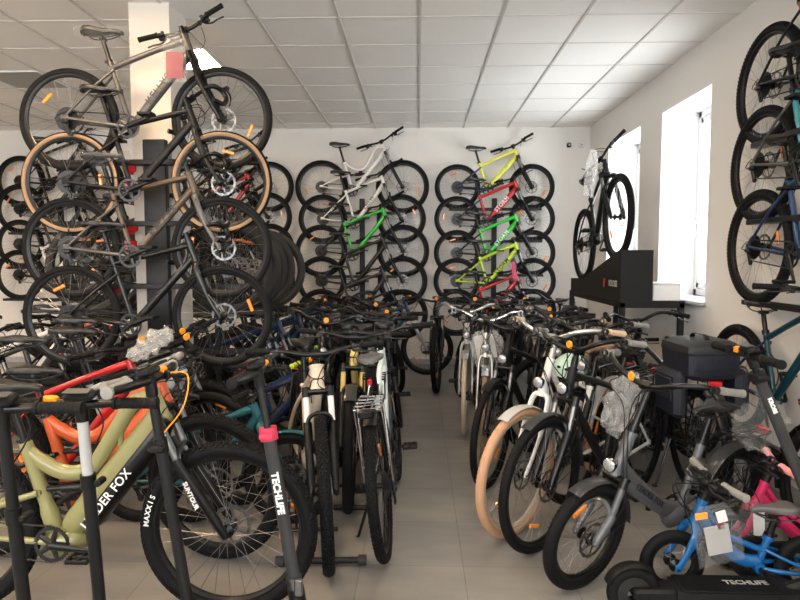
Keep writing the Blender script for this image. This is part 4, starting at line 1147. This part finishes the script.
# ---------------------------------------------------------------- row C: the block along the window side
C_ = 'bicycles of the window-side block'
def rowC(fx, fy, h, S, C, lab, nm='trekking_bike', **kw):
    return bike(nm, lab, C_, front_at(fx, fy, h, S), h, S, C, **kw)
rowC(.20, 6.75, -93, V2(MTB, tag=True), dict(main='black'), 'black mountain bike at the far end of the aisle facing the shop front', 'mountain_bike', steer=-5)
rowC(.40, 5.16, -97, V2(TREK, fork='rigid', bars='city'), dict(main='light_grey', rear='light_grey', bar='silver', fender='silver', tyre='cream_rubber', rim='rim_alu', lowers='silver'), 'silver city bike with cream tyres and a paper-filled bag on its handlebar', 'city_bike')
rowC(.475, 4.44, -100, V2(TREK, fork='rigid'), dict(main='silver', bar='chrome', lever='steel', fender='chrome', tyre='brown_rubber', rim='rim_alu'), 'silver city bike with brown tyres in front of the cream-tyred one', 'city_bike', steer=4)
rowC(.475, 3.95, -122, V2(TREK, tw=.045), dict(main='matte_black', fender='plastic'), 'black city bike with black mudguards behind the peach-tyred bike', 'city_bike', steer=6)
rowC(.515, 3.25, -132, V2(STEP, tw=.048, refl=True), dict(main='white', rear='white', fork='white', tyre='peach_rubber', rim='cream_rubber', fender='light_grey', grip='peach_grip', saddle='tan_rubber', stem='silver', bar='silver'), 'white step-through city bike with peach coloured tyres and peach grips', 'city_bike', lean=3)
rowC(.62, 3.08, -134, V2(TREK, tw=.045, kind='hardtail', rack=True, tag=True), dict(main='matte_black', rear='light_grey', fork='matte_black', fender='charcoal', grip='grey_grip'), 'black city bike with grey grips standing between the peach-tyred and grey electric bikes', 'city_bike', lean=2)
LFC = V2(ESTEP, R=.255, tw=.055, wb=1.06, cs=.42, st=.36, sp=.14, axle_crown=.29, ht=.20, stem=.03, drop=.03, bars_up=.17, tread='street', text='LEADER FOX', textsize=.042, tside=1, tag=-.06, ring=.07)
LFROOT = rowC(.735, 2.73, -149, LFC, dict(main='ebike_grey', rear='ebike_grey', fender='charcoal', grip='grey_grip', lowers='ebike_grey', stanchion='ebike_grey', light_body='chrome', battery='ebike_grey', text='text_black'), 'dark grey low-step electric city bike with small fat wheels and dark frame lettering', 'electric_city_bike', lean=7, steer=4)
diag = [(.86, 4.30, 'matte_black', 'peach_grip', 'matte black bicycle at an angle behind the black-mudguard city bike'), (.90, 4.72, 'black', 'grip', 'black angled bicycle, second behind the black-mudguard city bike'), (.98, 5.12, 'charcoal', 'grip', 'charcoal angled bicycle beside the steel table'),
        (1.02, 5.52, 'black', 'grip', 'black angled bicycle beyond the front legs of the steel table'), (.92, 3.72, 'grey', 'grey_grip', 'grey angled bicycle behind the peach-tyred city bike')]
for i, (x, y, c, gp, lab) in enumerate(diag):
    h = -128+2*i
    rowC(x, y, h, V2(TREK if i % 2 == 0 else MTB, tag=(i in (1, 3)), bars='flat' if i % 2 else 'city'), dict(main=c, grip=gp, fender='black_part'), lab, 'trekking_bike' if i % 2 == 0 else 'mountain_bike', steer=(20, -18, 15, 26, -14)[i], lean=(2, 3, 0, 2, 3)[i])
deep = [(.62, 5.75, 'black', MTB, 'black mountain bike behind the silver city bikes'), (.85, 6.15, 'grey', MTB, 'grey mountain bike in the far rank of the window-side block'), (.48, 6.55, 'navy', TREK, 'navy trekking bike near the far end of the aisle'), (.75, 6.9, 'black', TREK, 'black trekking bike before the stack by the windows'), (1.05, 6.85, 'bronze', MTB, 'bronze mountain bike before the stack by the windows'), (1.30, 6.6, 'charcoal', TREK, 'charcoal trekking bike beside the far legs of the steel table')]
for i, (x, y, c, S, lab) in enumerate(deep):
    rowC(x, y, -100-3*i, V2(S, tag=(i % 2 == 0), sp=.18), dict(main=c, fender='black_part'), lab, 'trekking_bike' if S is TREK else 'mountain_bike', steer=(22, -15, 30, -24, 18, 32)[i], lean=(2, -2, 2, 0, 3, 2)[i])
under = [(1.86, 5.7, -88, 'light_grey', 'light grey junior bike under the steel table'), (1.95, 6.35, -92, 'black', 'black junior bike at the rear under the steel table'), (1.40, 4.55, -150, 'white', 'white and grey junior bike in front of the steel table'), (1.70, 4.40, -155, 'charcoal', 'charcoal junior bike in front of the table by the window wall')]
for i, (x, y, h, c, lab) in enumerate(under):
    bike('junior_bike', lab, 'junior bikes around the steel table', (x, y, 0), h, V2(JUNIOR, sp=.2), dict(main=c), steer=5)
E1 = V2(ESTEP, bars='city', text=None)
p = rear_at(1.98, 2.95, -84, E1)
bike('electric_city_bike', 'black step-through electric bike with mudguards along the window wall behind the scooter', C_, (p.x, p.y, 0), -84, E1, dict(main='charcoal', rear='charcoal', fender='plastic', rackm='black_part', battery='charcoal'), lean=2)
p = rear_at(1.74, 3.80, 94, TREK)
E2ROOT = bike('trekking_bike', 'black trekking bike by the window wall carrying the big trunk bag', C_, (p.x, p.y, 0), 94, TREK, dict(main='black', fender='black_part'), lean=2)

# ---------------------------------------------------------------- kids bikes
K_ = 'small kids bikes beside the scooter'
k1 = front_at(at(672, 560, 2.68).x, 2.68, 176, TOT)
K1 = bike('kids_bike', 'small bright blue kids bike with grey saddle behind the scooter deck', K_, (k1.x, k1.y, .0), 176, TOT, dict(main='bright_blue', saddle='saddle_grey', grip='grey_grip', rim='rim'), steer=10)
k2 = front_at(at(735, 540, 2.92).x, 2.92, 172, TOT)
K2 = bike('kids_bike', 'small pink kids bike with pale pink grips behind the blue one', K_, (k2.x, k2.y, 0), 172, TOT, dict(main='pink', saddle='saddle_grey', grip='pink_grip', fork='pink'), steer=-5)
# ---------------------------------------------------------------- electric scooters
def scooter(label, x, y, h, wheel_to_stem=1.0, Hs=1.10, lean_back=8, C=None, text=None, textc='text_white', barw=.46, steer=0, deck_text=None, upper='black_part', clampc='plastic', clamp_z=None, roll=0):
    c = dict(stem='matte_black'); c.update(C or {})
    T = Matrix.Translation((x, y, 0)) @ Matrix.Rotation(R_(h), 4, 'Z') @ Matrix.Rotation(R_(-roll), 4, 'X')
    e = empty('electric_scooter', T); tag(e, label, 'electric scooter', 'electric scooters at the shop front')
    Rw = .11; L = .86                                # rear axle at -L, front axle at 0
    for xx in (0, -L):
        w = MB(); w.lathe([(.030, -.022), (.070, -.018), (.070, .018), (.030, .022)], 24, True)
        for k in range(5):
            a = 2*math.pi*k/5; w.tube([(.02*math.cos(a), 0, .02*math.sin(a)), (.075*math.cos(a), 0, .075*math.sin(a))], .010, 6)
        wi = obj('wheel', cached('sc_wheel', lambda: w.mesh('wheel')), 'dark_metal', e, Matrix.Translation((xx, 0, Rw)))
        obj('tyre', cached('sc_tyre', lambda: tyre_mesh(Rw, .05, 'slick')), 'rubber', wi)
    # deck
    d = MB(); d.ring_loft([[V(xx, s*wd, z) for s, z in ((-1, .085), (-.96, .145), (.96, .145), (1, .085))] for xx, wd in ((-L+.16, .06), (-L+.22, .078), (-.26, .078), (-.20, .06))])
    d.bbox((-L+.10, 0, .115), (.22, .10, .05), .012)
    d.tube(spline([(-.23, 0, .12), (-.12, 0, .17), (-.06, 0, .26)], 5), [.034]*6+[.030]*5, 10)
    dk = obj('deck', d.mesh('deck', .6), c.get('deck', 'plastic'), e)
    mt = MB(); mt.bbox((-(L+.08)/2-.01, 0, .148), (L-.46, .135, .006), .002)
    for k in range(17): mt.box((-(L+.08)/2-.01, -.06+.0075*k, .152), (L-.48, .003, .003))
    obj('deck_mat', mt.mesh('deck_mat'), 'rubber', dk)
    if deck_text: obj('lettering', text_mesh(deck_text, .042, .0006, .001), 'text_grey', dk, Matrix.Translation((-.40, -.0, .1555)) @ Matrix.Rotation(R_(-90), 4, 'X'))
    fd = MB(); fd.merge(MB(), None)
    f2 = fender_mesh(Rw, .065, 55, 160, .014); obj('mudguard', f2, 'plastic', e, Matrix.Translation((-L, 0, Rw)))
    # stem group
    lb = R_(lean_back); u = V(-math.sin(lb), 0, math.cos(lb)); b0 = V(-.045, 0, .26)
    fk = MB()
    for s in (-1, 1): fk.tube([(0, s*.045, Rw), V(-.02, s*.045, .2), b0+V(.0, s*.02, .0)], [.014, .018, .02], 8, flat=(.6, 1.2), up=(0, 1, 0))
    fk.merge(MB().tube([b0-u*.02, b0+u*.07], .030, 14))
    obj('fork', fk.mesh('fork'), 'plastic', e)
    obj('mudguard', fender_mesh(Rw, .065, 20, 130, .014), 'plastic', e, Matrix.Translation((0, 0, Rw)))
    zc = clamp_z if clamp_z else .55
    sm = MB(); p1 = b0+u*(Hs-.26)*zc; p2 = b0+u*(Hs-.26)
    if c.get('wide'): sm.tube([b0+u*.05, p1], .0195, 16, flat=(.85, 1.2), up=(0, 1, 0))
    else: sm.tube([b0+u*.05, p1], .0185, 14)
    st = obj('stem', sm.mesh('stem'), c['stem'], e)
    if text: obj('lettering', text_mesh(text, c.get('tsize', .05), .0006, .0016, 1.05), textc, st, Matrix.Translation(lerp(b0+u*.05, p1, c.get('tpos', .6))+V(0, -(.0190 if not c.get('wide') else .0170), 0)) @ Matrix.Rotation(R_(90)-lb, 4, 'Y'))
    obj('upper_tube', MB().tube([p1-u*.02, p2], .0125 if c.get('wide') else .016, 12).mesh('upper_tube'), upper, e)
    cl = MB(); cl.tube([p1-u*.02, p1+u*.025], .026 if c.get('wide') else .022, 14, flat=(1, 1.2 if c.get('wide') else 1), up=(0, 1, 0)); cl.bbox(p1+V(.0, -.035, 0), (.05, .02, .02), .005)
    obj('clamp', cl.mesh('clamp'), clampc, e)
    cl = MB(); cl.tube([b0+u*.06, b0+u*.11], .027, 14); cl.bbox(b0+u*.085+V(.02, -.03, 0), (.03, .02, .06), .005); obj('hinge', cl.mesh('hinge'), c.get('hinge', 'dark_metal'), e)
    hb = empty_bar = MB()
    hb.tube(spline([p2+V(-.02, -barw/2, .01), p2+V(0, -barw*.3, .008), p2, p2+V(0, barw*.3, .008), p2+V(-.02, barw/2, .01)], 4), .0135, 10)
    hb.tube([p2-u*.05, p2+u*.02], .019, 12)
    Z = Matrix.Translation(p2) @ Matrix.Rotation(R_(steer), 4, u) @ Matrix.Translation(-p2)
    h_ = obj('handlebar', hb.mesh('handlebar'), 'black_part', e, Z)
    for s in (-1, 1):
        g = obj('grip', cached('grip', grip_mesh), c.get('grip', 'grip'), h_, Matrix.Translation(p2+V(-.02, s*(barw/2-.125), .009)) @ Matrix.Rotation(0 if s > 0 else math.pi, 4, 'Z'))
    lv = MB(); lv.tube(spline([p2+V(.02, barw*.20, 0), p2+V(.05, barw*.28, -.01), p2+V(.05, barw*.46, -.015)], 4), .006, 6); lv.bbox(p2+V(.01, barw*.2, 0), (.04, .03, .03), .006)
    obj('brake_lever', lv.mesh('brake_lever'), 'black_part', h_)
    dp = MB(); dp.bbox(p2+V(-.005, 0, .028), (.05, .085, .026), .008, Matrix.Rotation(R_(-12), 3, 'Y'))
    dd = obj('display', dp.mesh('display'), 'plastic', h_)
    fr = MB(); fr.bbox(p2+V(-.02, 0, .045), (.035, .075, .003), .001, Matrix.Rotation(R_(-12), 3, 'Y')); obj('screen', fr.mesh('screen'), 'screen', dd)
    tg = MB(); tg.bbox(p2+V(-.0, .09, .012), (.026, .045, .030), .006); obj('tag', tg.mesh('tag'), 'tag', h_)
    cb = MB(); cb.tube(spline([p2+V(.0, .10, 0), p2+V(.10, .05, .01), p2+V(.11, -.01, -.08), p2-u*.17+V(.018, 0, 0)], 6), .0026, 5); obj('cable', cb.mesh('cable'), c.get('cable', 'plastic'), h_)
    return e
M['screen'] = mat('display_screen', (.025, .027, .03), .35)
M['white_sleeve'] = mat('white_sleeve', (.75, .72, .68), .6)
def stem_at(px_top, py_top, Y, Hs, lb, h):
    """scooter front axle so that the bar centre appears at that pixel"""
    p = at(px_top, py_top, Y); L = Hs-.26
    off = hd(h)*(.045+math.sin(R_(lb))*L)
    return p.x+off.x, p.y+off.y
x, y = stem_at(258, 378, 2.10, 1.11, 9, 0)
scooter('dark grey electric scooter with pink clamps and white stem lettering', x, y, 0, Hs=1.11, lean_back=9, C=dict(stem='charcoal', wide=True, tsize=.034, tpos=.64, hinge='steel'), text='TECHLIFE', upper='dark_metal', clampc='pink_plastic', clamp_z=.74)
x, y = stem_at(150, 383, 1.90, 1.12, 8, 0)
s3 = scooter('black electric scooter with grey bar ends and white paper sleeve, before the olive bike', x, y, 0, Hs=1.12, lean_back=8, C=dict(grip='grey_grip', hinge='white_sleeve', cable='tag'), upper='matte_black', clamp_z=.75)
x, y = stem_at(82, 427, 1.76, 1.07, 6, 92)
scooter('black electric scooter with bare silver upper tube and display', x, y, 92, Hs=1.07, lean_back=6, C=dict(), upper='light_grey', clamp_z=.70)
x, y = stem_at(2, 424, 1.62, 1.09, 6, 92)
scooter('black electric scooter left of the silver-tubed one', x, y, 92, Hs=1.09, lean_back=6, upper='matte_black', clamp_z=.62)
p = at(604, 590, 2.50)
scooter('black electric scooter with pale deck lettering below the kids bikes', p.x+.98, 2.50, 0, Hs=1.18, lean_back=24, C=dict(stem='charcoal', wide=True, tsize=.022, tpos=.84), text='KROSS', deck_text='TECHLIFE', upper='matte_black', clamp_z=.9, barw=.5)

# ---------------------------------------------------------------- loose things
def pouch(label, mtx, w, h, film='film', insert=None, group='clear document bags', seed=1, thick=.02):
    """clear bag hanging down from its origin in the local xz plane"""
    r = random.Random(seed); e = empty('document_bag', mtx); tag(e, label, 'bag', group)
    n, m_ = 10, 12; mb = MB(); top = []
    F = []
    for side in (-1, 1):
        o = len(mb.v)
        for j in range(m_+1):
            for i in range(n+1):
                u_, v_ = i/n, j/m_
                bul = math.sin(math.pi*u_)*math.sin(math.pi*min(1, v_*.9+.05))*thick
                wd = w*(.55+.45*min(1, v_*3.5))
                mb.v.append(V((u_-.5)*wd+r.uniform(-.003, .003), side*(bul+.001)+r.uniform(-.004, .004), -v_*h+r.uniform(-.003, .003)))
        for j in range(m_):
            for i in range(n): mb.f.append((o+j*(n+1)+i, o+j*(n+1)+i+1, o+(j+1)*(n+1)+i+1, o+(j+1)*(n+1)+i))
    obj('film', mb.mesh('film', 1.5), film, e)
    if insert:
        for (mk, dx, dz, ww, hh) in insert:
            obj('booklet', MB().bbox((dx, 0, dz), (ww, .006, hh), .001, Matrix.Rotation(R_(r.uniform(-6, 6)), 3, 'Y')).mesh('booklet', smooth=False), mk, e)
    return e
def face(p, yaw=0, tilt=0, roll=0): return Matrix.Translation(p) @ Matrix.Rotation(R_(yaw), 4, 'Z') @ Matrix.Rotation(R_(tilt), 4, 'X') @ Matrix.Rotation(R_(roll), 4, 'Y')
pouch('clear bag with a red booklet hanging from the topmost pillar rack bike', face(at(173, 32, YL-.16), 0, 4), .15, .30, 'film', [('paper_red', 0, -.20, .11, .16)], seed=3)
pouch('clear bag of papers on the handlebar of the cream-tyred silver city bike', face(at(484, 330, 4.86), -10, 12, -12), .26, .30, 'film_white', [('paper', -.02, -.14, .16, .2)], seed=4, thick=.03)
pouch('clear bag with paper and orange tag hanging in front of the blue kids bike', face(at(712, 505, 2.50), 0, 6, -14), .19, .27, 'film', [('paper_grey', -.0, -.16, .10, .13), ('paper', .03, -.06, .04, .05), ('paper_red', .02, -.10, .03, .03), ('tag', -.05, -.04, .05, .028)], seed=5)
pouch('clear bag hanging in front of the pink kids bike', face(at(752, 500, 2.80), 0, 4, -10), .15, .24, 'film', [('paper', .02, -.12, .05, .12)], seed=6)
pouch('white film bag slung from the raised display bike handlebar', face(at(594, 150, 5.60), 40, 0, 10), .16, .42, 'film_white', seed=7, thick=.05)
pouch('pink sheathed bag hanging under the lime youth bike on the back wall', face(at(514, 255, 8.02), 0), .08, .34, 'film', [('pink', 0, -.2, .05, .22)], seed=8)
def wrap(label, c, size, mk, seed, rot=0):
    r = random.Random(seed); mb = MB(); secs = []
    for i in range(12):
        t = i/11-.5; k = max(.25, 1-(1.7*t)**4)*r.uniform(.75, 1.1); rg = []; ox, oz = r.uniform(-.02, .02), r.uniform(-.02, .02)
        for j in range(18):
            a = 2*math.pi*j/18; q = r.uniform(.6, 1.2); rg.append(V(t*size[0]+r.uniform(-.012, .012), k*size[1]/2*math.cos(a)*q+ox, k*size[2]/2*math.sin(a)*q+oz))
        secs.append(rg)
    mb.ring_loft(secs); o = obj('plastic_wrap', mb.mesh('plastic_wrap', .5), mk, None, Matrix.Translation(c) @ Matrix.Rotation(R_(rot), 4, 'Z') @ Matrix.Rotation(R_(-38), 4, 'Y'))
    tag(o, label, 'plastic wrap'); return o
wrap('crumpled clear plastic wrapped around the black city bike frame with grey grips', at(622, 402, 3.42), (.40, .13, .26), 'film_white', 11, 45)
wrap('crumpled clear plastic lying among the handlebars behind the bright red hardtail', at(150, 344, 3.15), (.24, .12, .11), 'film_white', 13, 20)
wrap('crumpled clear plastic hanging by the window wall between scooter stem and bicycles', at(762, 425, 2.75), (.22, .10, .26), 'film', 12, 0)
# trunk bag on the grey electric bike's carrier
T_, _, _, mod = root_info[E2ROOT.name]
gA = mod.geo['A']
tb = empty('trunk_bag', T_ @ Matrix.Translation((gA.x-.035, 0, gA.z+.35+.078+.005))); tag(tb, 'big black trunk bag on a bicycle carrier behind the small-wheeled grey electric bike', 'bag')
bd = MB(); bd.ring_loft([[V(s*a, t*b, z) for s, t in ((-1, -.7), (-.85, -1), (.85, -1), (1, -.7), (1, .7), (.85, 1), (-.85, 1), (-1, .7))] for a, b, z in ((.17, .12, 0), (.19, .15, .03), (.195, .155, .15), (.185, .15, .155))])
obj('body', bd.mesh('body', .6), 'bag_navy', tb)
ld = MB(); ld.ring_loft([[V(s*a-.005, t*b, z) for s, t in ((-1, -.7), (-.85, -1), (.85, -1), (1, -.7), (1, .7), (.85, 1), (-.85, 1), (-1, .7))] for a, b, z in ((.195, .158, .152), (.20, .162, .165), (.195, .155, .20), (.15, .11, .225))])
obj('lid', ld.mesh('lid', .6), 'bag', tb)
for s in (-1, 1):
    pn = MB(); pn.bbox((-.01, s*.185, -.09), (.30, .085, .28), .03); pn.bbox((-.01, s*.231, -.06), (.20, .012, .14), .005)
    obj('pannier', pn.mesh('pannier'), 'bag_navy', tb)
hn = MB(); hn.tube(spline([(-.09, 0, .222), (-.06, 0, .25), (.06, 0, .25), (.09, 0, .222)], 5), .009, 8, flat=(1.8, .5), up=(0, 1, 0)); obj('carry_handle', hn.mesh('carry_handle'), 'plastic', tb)
# mint coloured helmet-like cover with black studs between city bikes
hm = empty('kids_helmet', Matrix.Translation(at(571, 372, 3.95)) @ Matrix.Rotation(R_(20), 4, 'X')); tag(hm, 'pale mint kids helmet hanging among the black city bikes', 'helmet')
sh = MB(); secs = []
for i in range(9):
    a = R_(90*i/8); rr, z = math.cos(a*.98), math.sin(a*.98)
    secs.append([V(.125*rr*math.cos(2*math.pi*k/24), .105*rr*math.sin(2*math.pi*k/24), .13*z) for k in range(24)])
sh.ring_loft(secs); obj('shell', sh.mesh('shell'), 'mint', hm) if M.setdefault('mint', mat('mint_plastic', (.42, .58, .50), .35)) else None
rm = MB(); rm.ring_loft([[V(q*.125*math.cos(2*math.pi*k/24), q*.105*math.sin(2*math.pi*k/24), z) for k in range(24)] for q, z in ((1.02, -.008), (1.03, .008))]); obj('rim_trim', rm.mesh('rim_trim'), 'plastic', hm)
for k in range(5):
    a = R_(-150+30*k); v = MB(); v.bbox((.108*math.cos(a), .092*math.sin(a), .065), (.022, .022, .012), .004); obj('vent_plug', v.mesh('vent_plug'), 'plastic', hm)
# floor stands
def floor_stand(label, x, y, rz, L=.42):
    e = empty('floor_stand', Matrix.Translation((x, y, 0)) @ Matrix.Rotation(R_(rz), 4, 'Z')); tag(e, label, 'bike stand', 'black floor stands between the wheels')
    b = MB(); b.tube([(-L/2, 0, .028), (L/2, 0, .028)], .016, 12); obj('base_bar', b.mesh('base_bar'), 'rack_black', e)
    for s in (-1, 1): obj('rubber_foot', MB().tube([(s*(L/2-.03), 0, .028), (s*(L/2+.01), 0, .028)], .025, 12).mesh('rubber_foot'), 'rubber_grey', e)
    h = MB()
    for s in (-.045, .045): h.tube(spline([(s-.12, 0, .04), (s-.12, .10, .30), (s-.12, .28, .30), (s-.12, .36, .03)], 5), .008, 8)
    h.tube([(-.12, 0, .028), (-.12, .37, .028)], .012, 8); h.tube([(-.30, .36, .022), (.06, .36, .022)], .012, 8)
    obj('wheel_hoop', h.mesh('wheel_hoop'), 'rack_black', e); return e
p = at(322, 576, 2.90); floor_stand('black tubular floor stand with rubber feet in front of the cream white electric bike', p.x, 2.88, 4, .42)
p = at(338, 515, 3.45); floor_stand('black tubular floor stand under the golden-forked bicycle', p.x, 3.52, 0, .36)
# little sensors on the back wall
p = at(569, 145, YB-.03); o = empty('wall_sensor', Matrix.Translation(p)); tag(o, 'tiny black sensor high on the back wall near the window corner', 'sensor')
obj('body', MB().bbox((0, 0, 0), (.055, .06, .06), .01).mesh('body'), 'plastic', o); obj('lens', MB().disc(.018, -.034, -.028, 16).mesh('lens'), 'clear_lens', o)
p = at(581, 145, YB-.03); o = empty('wall_detector', Matrix.Translation(p)); tag(o, 'tiny white detector beside the black sensor on the back wall', 'detector')
obj('body', MB().bbox((0, 0, 0), (.05, .06, .075), .012).mesh('body'), 'pvc', o); obj('lens', MB().disc(.016, -.034, -.028, 16).mesh('lens'), 'light_grey', o)
